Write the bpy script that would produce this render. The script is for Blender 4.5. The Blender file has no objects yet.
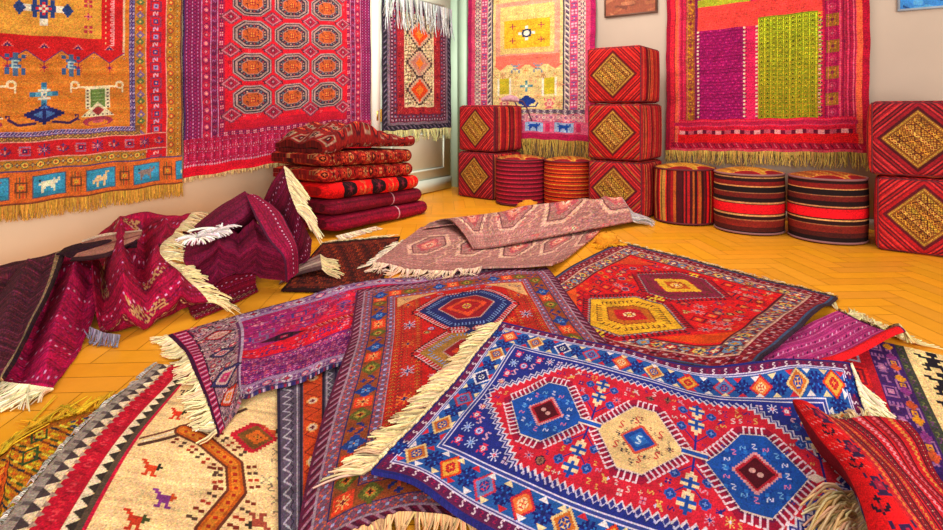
import bpy, math, random
import numpy as np
rng = np.random.default_rng(7)
random.seed(7)
COL = bpy.context.scene.collection

# ---------------------------------------------------------------- camera model
F, HC, YH, CX = 560.0, 0.81, 112.0, 471.5


def fl(px, py, z=0.0):
    """point at height z seen at photo pixel (px, py)"""
    Y = F * (HC - z) / (py - YH)
    return np.array([(px - CX) / F * Y, Y, z])


PHI = math.radians(37.0)
DR = np.array([math.cos(PHI), -math.sin(PHI), 0])     # along the right wall, towards the viewer
NR = np.array([math.sin(PHI), math.cos(PHI), 0])      # into the right wall
DL = NR.copy()                                        # along the left wall, away from the viewer
ML = np.array([-math.cos(PHI), math.sin(PHI), 0])     # into the left wall
QR, QL = 4.75, 3.62


def on_plane(px, py, n, q):
    r = np.array([(px - CX) / F, 1.0, -(py - YH) / F])
    t = q / float(r @ n)
    p = r * t
    p[2] += HC
    return p


# ---------------------------------------------------------------- colours
def hx(c):
    if isinstance(c, str):
        c = PAL.get(c, c)
        c = c.lstrip('#')
        return np.array([int(c[i:i + 2], 16) / 255 for i in (0, 2, 4)])
    return np.array(c, float)


PAL = dict(red='D8303C', scarlet='E8252A', dred='A01C28', maroon='6E1626', wine='5A1028', pink='E8607C', mag='B8205C',
           purple='7A2468', plum='6A1A48', navy='2B2480', blue='2F6FB8', sky='5FA0D0', ice='B4C8DC', white='EADFE4',
           cream='EFCF9C', beige='D8B088', gold='DCA038', yellow='E8BE4C', orange='E46A28', rust='B85028', brown='6C3A28',
           dark='2E1A24', black='221620', green='6C7A30', lime='C8C838', teal='3C8C9C', grey='8C7C84', lilac='A088B0',
           salmon='E88A68', steel='5A5F8C')


def lin(a):
    a = np.clip(a, 0, 1)
    return np.where(a <= 0.04045, a / 12.92, ((a + 0.055) / 1.055) ** 2.4)


SPR = {
    'flower': ["..a.a..", ".aabaa.", "aabcbaa", ".bcccb.", "aabcbaa", ".aabaa.", "..a.a.."],
    'star': ["...a...", "a..a..a", ".a.a.a.", "..aba..", "aabbbaa", "..aba..", ".a.a.a.", "a..a..a", "...a..."],
    'ros': ["..aaa..", ".abbba.", "abbcbba", "abcccba", "abbcbba", ".abbba.", "..aaa.."],
    'S': [".aaa", "a...", "aa..", ".aa.", "..aa", "...a", "aaa."],
    'Z': ["aaa.", "..a.", ".a..", "a...", ".aaa"],
    'cross': ["..a..", "..b..", "abcba", "..b..", "..a.."],
    'quad': ["aa.aa", "aa.aa", "..b..", "aa.aa", "aa.aa"],
    'comb': ["a.a.a.a", "a.a.a.a", "aaaaaaa", "...b...", "...b..."],
    'hook': ["aaa.", "a.a.", "..a.", "..a.", "..aa"],
    'bird': ["aa......", ".aa...b.", "..aaaabb", "..aaaab.", "...aaa..", "...a.a..", "..aa.aa."],
    'camel': ["......aa", "......a.", "..aa.aa.", ".aaaaaa.", "aaaaaaa.", "a.a..a..", "..a..a..", "..a..a.."],
    'goat': ["b.....a.a", ".aaaaaaaa", "aaaaaaaa.", ".aaaaaa..", ".aa..aa..", ".a....a..", ".a....a.."],
    'man': ["....aaa..", "....aaa..", "aa...a...", ".aaaaaaaa", "...aaaa.a", "...aaa...", "..aaaaa..", ".aaaaaaa.", "..a...a..", ".aa...aa."],
    'tree': ["...b...", "..bab..", "b..a..b", ".a.a.a.", "..aaa..", "b..a..b", ".a.a.a.", "..aaa..", "...a...", "..aaa.."],
    'H': ["a...a", "a...a", "aabaa", "a...a", "a...a"],
    'arrow': ["...a...", "..aba..", ".abbba.", "abbcbba"],
    'petal': ["..c..", ".ccc.", ".cbc.", "bbabb", "ccacc", ".bab.", "..a.."],
    'vine': ["a....a", ".a..a.", "..bb..", "..bb..", ".a..a.", "a....a"],
    'box': ["aaaaaaa", "a.....a", "a.bbb.a", "a.bcb.a", "a.bbb.a", "a.....a", "aaaaaaa"],
    'E': ["aaaa", "a...", "aaa.", "a...", "aaaa"],
    'anchor': ["...a...", "..aaa..", "...a...", "a..b..a", "aa.b.aa", ".aabaa.", "...a..."],
    'vase': ["a.....a", "a.aaa.a", "..aba..", ".abbba.", "aabcbaa", ".abbba.", "..aaa..", ".aaaaa."],
    'lamp': ["a...a", ".aaa.", "..b..", ".aaa.", "a.b.a", "a...a"],
}


class Cv:
    """a woven pattern: one knot per vertex of the rug it colours"""

    def __init__(s, w, h, bg, k=1.3):
        s.w, s.h, s.k = int(w), int(h), k
        s.a = np.empty((int(h * k), int(w * k), 3))
        s.a[:] = hx(bg)
        s.yy, s.xx = (np.mgrid[0:s.a.shape[0], 0:s.a.shape[1]] + 0.5) / k

    def rect(s, x0, y0, x1, y1, c):
        x0, x1, y0, y1 = [int(round(v * s.k)) for v in (x0, x1, y0, y1)]
        s.a[max(0, y0):max(0, y1), max(0, x0):max(0, x1)] = hx(c)

    def _bb(s, pts, m=0):
        p = np.array(pts, float)
        x0, y0 = np.floor((p.min(0) - m) * s.k).astype(int)
        x1, y1 = np.ceil((p.max(0) + m) * s.k).astype(int) + 1
        x0, y0, x1, y1 = max(0, x0), max(0, y0), min(s.a.shape[1], x1), min(s.a.shape[0], y1)
        return (slice(y0, max(y0, y1)), slice(x0, max(x0, x1)))

    def poly(s, pts, c):
        sl = s._bb(pts)
        X, Y = s.xx[sl], s.yy[sl]
        ins = np.zeros(X.shape, bool)
        n = len(pts)
        for i in range(n):
            xa, ya = pts[i]
            xb, yb = pts[(i + 1) % n]
            if ya == yb:
                continue
            cond = (ya > Y) != (yb > Y)
            ins ^= cond & (X < (xb - xa) * (Y - ya) / (yb - ya) + xa)
        s.a[sl][ins] = hx(c)

    def line(s, pts, w, c, closed=False):
        pts = list(pts) + ([pts[0]] if closed else [])
        for (xa, ya), (xb, yb) in zip(pts[:-1], pts[1:]):
            sl = s._bb([(xa, ya), (xb, yb)], w)
            X, Y = s.xx[sl], s.yy[sl]
            dx, dy = xb - xa, yb - ya
            L = dx * dx + dy * dy + 1e-9
            t = np.clip(((X - xa) * dx + (Y - ya) * dy) / L, 0, 1)
            d = np.hypot(X - xa - t * dx, Y - ya - t * dy)
            s.a[sl][d <= w / 2] = hx(c)

    def dia(s, cx, cy, rx, ry, c, step=0):
        sl = s._bb([(cx - rx, cy - ry), (cx + rx, cy + ry)], 1)
        dx, dy = np.abs(s.xx[sl] - cx), np.abs(s.yy[sl] - cy)
        if step:
            dx, dy = np.floor(dx / step) * step, np.floor(dy / step) * step
        s.a[sl][dx / rx + dy / ry <= 1] = hx(c)

    def ell(s, cx, cy, rx, ry, c):
        sl = s._bb([(cx - rx, cy - ry), (cx + rx, cy + ry)], 1)
        s.a[sl][((s.xx[sl] - cx) / rx) ** 2 + ((s.yy[sl] - cy) / ry) ** 2 <= 1] = hx(c)

    def octo(s, cx, cy, rx, ry, c, k=0.45):
        s.poly([(cx - rx, cy - ry * k), (cx - rx * k, cy - ry), (cx + rx * k, cy - ry), (cx + rx, cy - ry * k),
                (cx + rx, cy + ry * k), (cx + rx * k, cy + ry), (cx - rx * k, cy + ry), (cx - rx, cy + ry * k)], c)

    def spr(s, name, cx, cy, sc, cols, rot=0, sx=1.0):
        g = np.array([list(r.ljust(max(map(len, SPR[name])), '.')) for r in SPR[name]])
        g = np.rot90(g, rot)
        gh, gw = g.shape
        w, h = gw * sc * sx, gh * sc
        sl = s._bb([(cx - w / 2, cy - h / 2), (cx + w / 2, cy + h / 2)])
        X, Y = s.xx[sl], s.yy[sl]
        if X.size == 0:
            return
        i = np.floor((Y - cy + h / 2) / sc).astype(int)
        j = np.floor((X - cx + w / 2) / (sc * sx)).astype(int)
        ok = (i >= 0) & (i < gh) & (j >= 0) & (j < gw)
        ch = np.where(ok, g[np.clip(i, 0, gh - 1), np.clip(j, 0, gw - 1)], '.')
        for k, c in zip('abc', cols):
            s.a[sl][ch == k] = hx(c)

    def frame(s, d0, d1, c):
        d = np.minimum(np.minimum(s.xx, s.w - s.xx), np.minimum(s.yy, s.h - s.yy))
        s.a[(d >= d0) & (d < d1)] = hx(c)

    def barber(s, d0, d1, cs, per):
        dx, dy = np.minimum(s.xx, s.w - s.xx), np.minimum(s.yy, s.h - s.yy)
        d = np.minimum(dx, dy)
        t = np.where(dx < dy, s.yy, s.xx)
        k = np.floor((t + (d - d0)) / per).astype(int) % len(cs)
        m = (d >= d0) & (d < d1)
        for i, c in enumerate(cs):
            s.a[m & (k == i)] = hx(c)

    def dash(s, d0, d1, cs, per):
        dx, dy = np.minimum(s.xx, s.w - s.xx), np.minimum(s.yy, s.h - s.yy)
        d = np.minimum(dx, dy)
        t = np.where(dx < dy, s.yy, s.xx)
        k = np.floor(t / per).astype(int) % len(cs)
        m = (d >= d0) & (d < d1)
        for i, c in enumerate(cs):
            if c is not None:
                s.a[m & (k == i)] = hx(c)

    def sides(s, d, nx, ny):
        """stations along the ring at inset d: (x, y, rot, index)"""
        out = []
        for i in range(nx + 1):
            x = d + (s.w - 2 * d) * i / nx
            out += [(x, d, 0, i), (x, s.h - d, 2, i + 1)]
        for j in range(1, ny):
            y = d + (s.h - 2 * d) * j / ny
            out += [(d, y, 1, j), (s.w - d, y, 3, j + 1)]
        return out

    def ring(s, d, nx, ny, names, sc, cols):
        for x, y, r, i in s.sides(d, nx, ny):
            s.spr(names[i % len(names)], x, y, sc, cols[i % len(cols)], r)

    def row(s, x0, y0, x1, y1, n, names, sc, cols, rot=0):
        for i in range(n):
            t = (i + 0.5) / n
            s.spr(names[i % len(names)], x0 + (x1 - x0) * t, y0 + (y1 - y0) * t, sc, cols[i % len(cols)], rot)

    def zig(s, x0, y0, x1, y1, amp, n, w, c):
        dx, dy = x1 - x0, y1 - y0
        L = math.hypot(dx, dy)
        ux, uy = -dy / L, dx / L
        pts = [(x0 + dx * i / n + ux * amp * (-1) ** i, y0 + dy * i / n + uy * amp * (-1) ** i) for i in range(n + 1)]
        s.line(pts, w, c)

    def fill(s, names, sc, cols, n, seed, x0=0, y0=0, x1=None, y1=None, on=None, r=5):
        """scatter small motifs where the ground colour is still bare"""
        g = np.random.default_rng(seed)
        x1, y1 = x1 or s.w, y1 or s.h
        for k in range(n):
            x, y = g.uniform(x0, x1), g.uniform(y0, y1)
            a = s.a[int(max(0, y - r) * s.k):int((y + r) * s.k) + 1, int(max(0, x - r) * s.k):int((x + r) * s.k) + 1]
            if a.size == 0:
                continue
            ref = hx(on) if on is not None else a[0, 0]
            if np.abs(a - ref).max() > 0.02:
                continue
            s.spr(names[g.integers(len(names))], x, y, sc, cols[g.integers(len(cols))], int(g.integers(4)))

    def done(s, amt=0.07, streak=0.05, seed=1):
        g = np.random.default_rng(seed)
        h, w = s.a.shape[:2]
        # every knot a little different, dye lots changing along the warp
        n = g.normal(0, amt, (h, w, 1))
        st = np.convolve(g.normal(0, streak, h), np.ones(7) / 7 * 2, 'same')[:, None, None]
        lo = g.normal(0, 1, (h // 16 + 2, w // 16 + 2))
        iy, ix = np.linspace(0, lo.shape[0] - 1.01, h), np.linspace(0, lo.shape[1] - 1.01, w)
        y0, x0 = iy.astype(int), ix.astype(int)
        fy, fx = (iy - y0)[:, None], (ix - x0)[None]
        l = (lo[y0][:, x0] * (1 - fy) * (1 - fx) + lo[y0 + 1][:, x0] * fy * (1 - fx)
             + lo[y0][:, x0 + 1] * (1 - fy) * fx + lo[y0 + 1][:, x0 + 1] * fy * fx)[..., None]
        tint = g.normal(0, amt * 0.4, (h, w, 3))
        m2 = g.normal(0, 1, (h // 2 + 1, w // 2 + 1, 3)).repeat(2, 0).repeat(2, 1)[:h, :w]
        m2 = m2 * .5 + m2.mean(2, keepdims=True)
        a = np.clip(s.a, 0, 1) ** GAM * (1 + np.clip(m2, -2, 2) * amt * 1.0)
        a = np.clip(a, 0, 1)
        m = a.mean(2, keepdims=True)
        a = m + (a - m) * SAT
        s.a = np.clip(a * (1 + n + st + 0.05 * l) + tint * 0.5, 0.012, 1)
        return s.a


GAM, SAT = 1.30, 1.0


def zpoly(pts, amp, per):
    out = []
    n = len(pts)
    for i in range(n):
        (xa, ya), (xb, yb) = pts[i], pts[(i + 1) % n]
        L = math.hypot(xb - xa, yb - ya)
        k = max(2, int(round(L / per)) * 2)
        ux, uy = -(yb - ya) / L, (xb - xa) / L
        for j in range(k):
            t = j / k
            o = amp * (j % 2)
            out.append((xa + (xb - xa) * t + ux * o, ya + (yb - ya) * t + uy * o))
    return out


def hexpts(cx, cy, rx, ry, k=0.0):
    return [(cx - rx, cy - ry * k), (cx - rx * (0.0 if k == 0 else k), cy - ry), (cx + rx * (0.0 if k == 0 else k), cy - ry),
            (cx + rx, cy - ry * k), (cx + rx, cy + ry * k), (cx + rx * (0.0 if k == 0 else k), cy + ry),
            (cx - rx * (0.0 if k == 0 else k), cy + ry), (cx - rx, cy + ry * k)]


def combs(c, pts, ln, sp, w, col, hook=3):
    """outward teeth with a small hook along a closed outline"""
    n = len(pts)
    cx, cy = np.mean([p[0] for p in pts]), np.mean([p[1] for p in pts])
    for i in range(n):
        (xa, ya), (xb, yb) = pts[i], pts[(i + 1) % n]
        L = math.hypot(xb - xa, yb - ya)
        if L < 1:
            continue
        tx, ty = (xb - xa) / L, (yb - ya) / L
        nx, ny = ty, -tx
        if nx * ((xa + xb) / 2 - cx) + ny * ((ya + yb) / 2 - cy) < 0:
            nx, ny = -nx, -ny
        k = max(1, int(L / sp))
        for j in range(k):
            t = (j + 0.5) / k
            x, y = xa + (xb - xa) * t, ya + (yb - ya) * t
            ex, ey = x + nx * ln, y + ny * ln
            c.line([(x, y), (ex, ey), (ex + tx * hook, ey + ty * hook)], w, col)


# ---------------------------------------------------------------- materials
def nodes(m):
    m.use_nodes = True
    nt = m.node_tree
    return nt, nt.nodes, nt.links, nt.nodes['Principled BSDF']


def mat_woven(name, rough=0.92, bump=0.35, scale=260.0, var=0.16, spec=0.15):
    m = bpy.data.materials.new(name)
    nt, N, L, b = nodes(m)
    at = N.new('ShaderNodeAttribute'); at.attribute_name = 'Col'
    tc = N.new('ShaderNodeTexCoord')
    nz = N.new('ShaderNodeTexNoise'); nz.inputs['Scale'].default_value = scale; nz.inputs['Detail'].default_value = 3
    L.new(tc.outputs['Object'], nz.inputs['Vector'])
    mr = N.new('ShaderNodeMapRange'); mr.inputs[1].default_value = 0.25; mr.inputs[2].default_value = 0.75
    mr.inputs[3].default_value = 1 - var; mr.inputs[4].default_value = 1 + var
    L.new(nz.outputs['Fac'], mr.inputs[0])
    mx = N.new('ShaderNodeVectorMath'); mx.operation = 'SCALE'
    L.new(at.outputs['Color'], mx.inputs[0]); L.new(mr.outputs[0], mx.inputs['Scale'])
    L.new(mx.outputs[0], b.inputs['Base Color'])
    b.inputs['Roughness'].default_value = rough
    b.inputs['Specular IOR Level'].default_value = spec
    bp = N.new('ShaderNodeBump'); bp.inputs['Strength'].default_value = bump; bp.inputs['Distance'].default_value = 0.004
    L.new(nz.outputs['Fac'], bp.inputs['Height']); L.new(bp.outputs[0], b.inputs['Normal'])
    return m


def mat_plain(name, col, rough=0.6, var=0.08, scale=8.0, bump=0.05, metal=0.0, spec=0.3):
    m = bpy.data.materials.new(name)
    nt, N, L, b = nodes(m)
    c = lin(hx(col))
    tc = N.new('ShaderNodeTexCoord')
    nz = N.new('ShaderNodeTexNoise'); nz.inputs['Scale'].default_value = scale; nz.inputs['Detail'].default_value = 5
    L.new(tc.outputs['Object'], nz.inputs['Vector'])
    cr = N.new('ShaderNodeValToRGB')
    cr.color_ramp.elements[0].position = 0.3; cr.color_ramp.elements[1].position = 0.7
    cr.color_ramp.elements[0].color = (*(c * (1 - var)), 1); cr.color_ramp.elements[1].color = (*np.clip(c * (1 + var), 0, 1), 1)
    L.new(nz.outputs['Fac'], cr.inputs[0]); L.new(cr.outputs[0], b.inputs['Base Color'])
    b.inputs['Roughness'].default_value = rough; b.inputs['Metallic'].default_value = metal
    b.inputs['Specular IOR Level'].default_value = spec
    bp = N.new('ShaderNodeBump'); bp.inputs['Strength'].default_value = bump
    L.new(nz.outputs['Fac'], bp.inputs['Height']); L.new(bp.outputs[0], b.inputs['Normal'])
    return m


M_PILE = mat_woven('woven_wool_pile')
M_FRINGE = mat_woven('twisted_cotton_fringe', rough=0.95, bump=0.0, scale=90, var=0.2)
M_KILIM = mat_woven('flat_woven_wool', rough=0.85, bump=0.25, scale=320, var=0.12, spec=0.2)
M_WOOD = mat_woven('varnished_parquet', rough=0.34, bump=0.02, scale=20, var=0.05, spec=0.22)
M_ART = mat_woven('painted_canvas', rough=0.5, bump=0.1, scale=60, var=0.06)


# ---------------------------------------------------------------- mesh helpers
def mesh_obj(name, verts, faces, mat, parent=None, cols=None, smooth=True):
    me = bpy.data.meshes.new(name)
    verts = np.asarray(verts, np.float32).reshape(-1, 3)
    if isinstance(faces, np.ndarray):
        k = faces.shape[1]
        nf = len(faces)
        me.vertices.add(len(verts)); me.vertices.foreach_set('co', verts.ravel())
        me.loops.add(nf * k); me.loops.foreach_set('vertex_index', faces.ravel().astype(np.int32))
        me.polygons.add(nf)
        me.polygons.foreach_set('loop_start', np.arange(0, nf * k, k, dtype=np.int32))
        me.update(calc_edges=True)
    else:
        me.from_pydata(verts.tolist(), [], [list(f) for f in faces])
    if smooth:
        me.polygons.foreach_set('use_smooth', np.ones(len(me.polygons), bool))
    if cols is not None:
        at = me.color_attributes.new('Col', 'FLOAT_COLOR', 'POINT')
        c4 = np.ones((len(verts), 4), np.float32)
        c4[:, :3] = lin(np.asarray(cols).reshape(-1, 3))
        at.data.foreach_set('color', c4.ravel())
    me.materials.append(mat)
    me.validate()
    o = bpy.data.objects.new(name, me)
    COL.objects.link(o)
    if parent is not None:
        o.parent = parent
    return o


def tag(o, label=None, cat=None, group=None, kind=None):
    for k, v in (('label', label), ('category', cat), ('group', group), ('kind', kind)):
        if v:
            o[k] = v
    return o


def gfaces(h, w, off=0, flip=False):
    i = np.arange(h * w).reshape(h, w) + off
    q = np.stack([i[:-1, :-1], i[:-1, 1:], i[1:, 1:], i[1:, :-1]], -1).reshape(-1, 4)
    return q[:, ::-1] if flip else q


def normals(P):
    du = np.gradient(P, axis=1); dv = np.gradient(P, axis=0)
    n = np.cross(du, dv)
    return n / (np.linalg.norm(n, axis=2, keepdims=True) + 1e-12)


def slab(name, P, C, mat, thick=0.008, face=(0, 0, 1), parent=None, back=None, stride=3):
    """a woven sheet with a face, a back and edges all round; P is its face (h, w, 3)"""
    h, w = P.shape[:2]
    n = normals(P)
    if (n.reshape(-1, 3).mean(0) @ np.asarray(face, float)) < 0:
        n = -n
        flip = True
    else:
        flip = False
    B = P - n * thick
    ri = sorted(set(list(range(0, h, stride)) + [h - 1])); ci = sorted(set(list(range(0, w, stride)) + [w - 1]))
    bh, bw = len(ri), len(ci)
    Bs = B[np.ix_(ri, ci)]
    per = np.concatenate([np.stack([np.zeros(w, int), np.arange(w)], 1), np.stack([np.arange(1, h), np.full(h - 1, w - 1)], 1),
                          np.stack([np.full(w - 1, h - 1), np.arange(w - 2, -1, -1)], 1), np.stack([np.arange(h - 2, 0, -1), np.zeros(h - 2, int)], 1)])
    e0 = P[per[:, 0], per[:, 1]]; e1 = B[per[:, 0], per[:, 1]]
    k = len(per)
    V = np.concatenate([P.reshape(-1, 3), Bs.reshape(-1, 3), e0, e1])
    o1 = h * w; o2 = o1 + bh * bw
    a = np.arange(k); b = (a + 1) % k
    S = np.stack([o2 + a, o2 + k + a, o2 + k + b, o2 + b], 1)
    if flip:
        S = S[:, ::-1]
    Fc = np.concatenate([gfaces(h, w, 0, flip), gfaces(bh, bw, o1, not flip), S])
    ec = C[per[:, 0], per[:, 1]]
    Cb = C[np.ix_(ri, ci)] * 0.75 + 0.06 if back is None else np.broadcast_to(hx(back), (bh, bw, 3)) * (0.9 + 0.2 * rng.random((bh, bw, 1)))
    cc = np.concatenate([C.reshape(-1, 3), Cb.reshape(-1, 3), ec, ec])
    return mesh_obj(name, V, Fc, mat, parent, cc)


def cr(K, n, axis):
    """Catmull-Rom through the control rows (axis 0) or columns (axis 1)"""
    K = np.moveaxis(np.asarray(K, float), axis, 0)
    m = len(K)
    if m == 2:
        t = np.linspace(0, 1, n).reshape(-1, *([1] * (K.ndim - 1)))
        return np.moveaxis(K[0] * (1 - t) + K[1] * t, 0, axis)
    E = np.concatenate([[2 * K[0] - K[1]], K, [2 * K[-1] - K[-2]]])
    x = np.linspace(0, m - 1, n)
    i = np.minimum(x.astype(int), m - 2)
    t = (x - i).reshape(-1, *([1] * (K.ndim - 1)))
    p0, p1, p2, p3 = E[i], E[i + 1], E[i + 2], E[i + 3]
    out = 0.5 * (2 * p1 + (p2 - p0) * t + (2 * p0 - 5 * p1 + 4 * p2 - p3) * t ** 2 + (3 * p1 - p0 - 3 * p2 + p3) * t ** 3)
    return np.moveaxis(out, 0, axis)


def patch(K, h, w):
    return cr(cr(K, h, 0), w, 1)


def even(P, h, w):
    """space the knots evenly over a patch"""
    def along(A, n):
        d = np.linalg.norm(np.diff(A, axis=0), axis=2)
        out = np.empty((n, A.shape[1], 3))
        for j in range(A.shape[1]):
            t = np.concatenate([[0], np.cumsum(d[:, j])]); t /= t[-1]
            for c in range(3):
                out[:, j, c] = np.interp(np.linspace(0, 1, n), t, A[:, j, c])
        return out
    Q = along(patch(P, 120, 120), 120)
    Q = along(Q.transpose(1, 0, 2), w).transpose(1, 0, 2)
    return cr(Q[::7], h, 0) if False else along(Q, h)


def ridges(P, lst, zref=.15):
    """folds in the cloth: (px, py, px2, py2, half width, height), dying out towards the hems"""
    Q = P.copy()
    h, w = P.shape[:2]
    m = np.minimum(1, 3.2 * np.sin(np.linspace(0, math.pi, h)))[:, None] * np.minimum(1, 3.2 * np.sin(np.linspace(0, math.pi, w)))[None]
    for (xa, ya, xb, yb, wd, hgt) in lst:
        a, b = fl(xa, ya, zref)[:2], fl(xb, yb, zref)[:2]
        d = b - a
        t = np.clip(((P[..., :2] - a) @ d) / (d @ d), 0, 1)
        r = np.linalg.norm(P[..., :2] - a - t[..., None] * d, axis=2)
        Q[..., 2] += m * hgt * np.exp(-np.abs(r / wd) ** 1.5)
    return Q


def px_grid(rows, z0=0.0):
    return np.array([[fl(p[0], p[1], (p[2] if len(p) > 2 else 0) + z0) for p in r] for r in rows])


# ---------------------------------------------------------------- height map of what already lies on the floor
HX0, HY0, HS = -3.4, 0.6, 0.014
HMW, HMH = int(7.2 / HS), int(6.2 / HS)
HM = np.zeros((HMH, HMW))


def cell(P):
    j = np.clip(((P[..., 0] - HX0) / HS).astype(int), 0, HMW - 1)
    i = np.clip(((P[..., 1] - HY0) / HS).astype(int), 0, HMH - 1)
    return i, j


def smooth_hm(it=4, blur=3):
    A = HM.copy()
    for _ in range(it):
        for ax in (0, 1):
            A = np.maximum(A, np.maximum(np.roll(A, 1, ax), np.roll(A, -1, ax)))
    for _ in range(blur):
        for ax in (0, 1):
            A = (np.roll(A, 2, ax) + np.roll(A, 1, ax) + A + np.roll(A, -1, ax) + np.roll(A, -2, ax)) / 5
    return np.maximum(A, HM)


def bil(A, P):
    x = np.clip((P[..., 0] - HX0) / HS - 0.5, 0, HMW - 2); y = np.clip((P[..., 1] - HY0) / HS - 0.5, 0, HMH - 2)
    j, i = x.astype(int), y.astype(int)
    fx, fy = x - j, y - i
    return A[i, j] * (1 - fx) * (1 - fy) + A[i, j + 1] * fx * (1 - fy) + A[i + 1, j] * (1 - fx) * fy + A[i + 1, j + 1] * fx * fy


def stamp(P):
    i, j = cell(P)
    np.maximum.at(HM, (i, j), P[..., 2])


def waves(P, amp, seed, k=5, lo=2.0, hi=7.0):
    g = np.random.default_rng(seed)
    z = np.zeros(P.shape[:2])
    for _ in range(k):
        a = g.uniform(0, 2 * math.pi); f = g.uniform(lo, hi)
        z += np.sin((P[..., 0] * math.cos(a) + P[..., 1] * math.sin(a)) * f * 2 * math.pi / 2 + g.uniform(0, 6.28))
    return amp * (z / k + 0.6)


def lay(P, thick=0.008, amp=0.004, seed=1, keep=False, it=4, blur=3, dry=False):
    """let the sheet settle on whatever is under it"""
    base = bil(smooth_hm(it, blur), P)
    base = np.maximum(base, bil(HM, P))
    Q = P.copy()
    extra = P[..., 2] if keep else 0
    Q[..., 2] = base + thick + 0.003 + extra + np.maximum(0, waves(P, amp, seed))
    if not dry:
        stamp(Q)
    return Q


def rest(P, thick=0.008):
    """free-standing folds: keep their own height but never sink into what lies below"""
    Q = P.copy()
    Q[..., 2] = np.maximum(P[..., 2], bil(smooth_hm(1, 1), P) + thick + 0.004)
    return Q


def fringe(parent, E, D, ln, col, n=160, r=0.0022, var=0.25, clump=4, floor=True, droop=0.0, seed=3, lift=0.004, spread=0.35, name='fringe', colvar=0.12):
    """loose warp ends knotted along the edge E (k, 3), running off along D (k, 3)"""
    g = np.random.default_rng(seed)
    E = np.asarray(E, float); D = np.asarray(D, float)
    if D.ndim == 1:
        D = np.broadcast_to(D, E.shape)
    t = np.linspace(0, len(E) - 1, n)
    i = np.minimum(t.astype(int), len(E) - 2); f = (t - i)[:, None]
    e = E[i] * (1 - f) + E[i + 1] * f
    d = D[i] * (1 - f) + D[i + 1] * f
    d = d / (np.linalg.norm(d, axis=1, keepdims=True) + 1e-9)
    tan = np.gradient(e, axis=0); tan /= np.linalg.norm(tan, axis=1, keepdims=True) + 1e-9
    nc = n // clump + 1
    ca = g.normal(0, spread, nc).repeat(clump)[:n]
    cl = g.uniform(1 - var, 1 + var, nc).repeat(clump)[:n] * g.uniform(0.88, 1.1, n)
    pos = ((np.arange(n) % clump) - (clump - 1) / 2)
    step = np.linalg.norm(E[-1] - E[0]) / n
    R, S = 6, 3
    s = np.linspace(0, 1, R)
    L = ln * cl
    bend = g.normal(0, 0.25, n)
    C0 = e[:, None] + d[:, None] * (L[:, None] * s)[..., None]
    lat = (ca[:, None] * s + bend[:, None] * s * s * 0.6) * L[:, None] - (pos * step * 0.55)[:, None] * s
    C0 = C0 + tan[:, None] * lat[..., None]
    up = np.array([0, 0, 1.0])
    if floor:
        hz = bil(HM, C0) + r + 0.002 + lift * np.sin(s * 3.0)[None] * g.uniform(0.3, 1.6, n)[:, None]
        w = np.clip(s * 2.2, 0, 1)[None]
        top = e[:, None, 2] - 0.003
        C0[..., 2] = np.maximum(hz, top * (1 - w) + hz * w)
    elif droop:
        C0[..., 2] -= droop * (s ** 2)[None]
    tg = np.gradient(C0, axis=1); tg /= np.linalg.norm(tg, axis=2, keepdims=True) + 1e-9
    sd = np.cross(tg, up); ns = np.linalg.norm(sd, axis=2, keepdims=True)
    sd = np.where(ns < 0.15, np.array([1.0, 0, 0]) * 1.0, sd / (ns + 1e-9))
    nn = np.cross(sd, tg)
    rad = r * (1 - 0.45 * s)
    V = np.empty((n, R, S, 3))
    for k in range(S):
        a = 2 * math.pi * k / S
        V[:, :, k] = C0 + (sd * math.cos(a) + nn * math.sin(a)) * rad[None, :, None]
    base = (np.arange(n) * R * S)[:, None, None]
    rr = np.arange(R - 1)[None, :, None] * S; kk = np.arange(S)[None, None]
    k2 = (kk + 1) % S
    Fc = np.stack([base + rr + kk, base + rr + k2, base + rr + S + k2, base + rr + S + kk], -1).reshape(-1, 4)
    cc = hx(col) * (1 + g.normal(0, colvar, (n, 1, 1, 1))) * (1 + g.normal(0, 0.04, (n, 1, 1, 3))) * np.ones((n, R, S, 1))
    return mesh_obj(name, V, Fc, M_FRINGE, parent, np.clip(cc, 0, 1))


def edge(P, side):
    return {'b': P[0], 'f': P[-1], 'l': P[:, 0], 'r': P[:, -1]}[side]


def outward(P, side):
    E = edge(P, side)
    I = {'b': P[6], 'f': P[-7], 'l': P[:, 6], 'r': P[:, -7]}[side]
    d = E - I
    d[:, 2] = 0
    return d


def tube(pts, r, seg=8, closed=False):
    P = np.asarray(pts, float)
    n = len(P)
    t = np.roll(P, -1, 0) - np.roll(P, 1, 0) if closed else np.gradient(P, axis=0)
    t /= np.linalg.norm(t, axis=1, keepdims=True) + 1e-9
    ref = np.where(np.abs(t[:, 2:3]) > 0.9, np.array([[1.0, 0, 0]]), np.array([[0, 0, 1.0]]))
    a = np.cross(t, ref); a /= np.linalg.norm(a, axis=1, keepdims=True)
    b = np.cross(t, a)
    V = np.stack([P + (a * math.cos(k) + b * math.sin(k)) * r for k in np.linspace(0, 2 * math.pi, seg, endpoint=False)], 1)
    Fc = []
    for i in range(n if closed else n - 1):
        j = (i + 1) % n
        for k in range(seg):
            l = (k + 1) % seg
            Fc.append((i * seg + k, i * seg + l, j * seg + l, j * seg + k))
    return V.reshape(-1, 3), np.array(Fc)


def join(parts):
    V, Fs, o = [], [], 0
    for v, f in parts:
        V.append(v); Fs.append(np.asarray(f) + o); o += len(v)
    return np.concatenate(V), np.concatenate(Fs)


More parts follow.
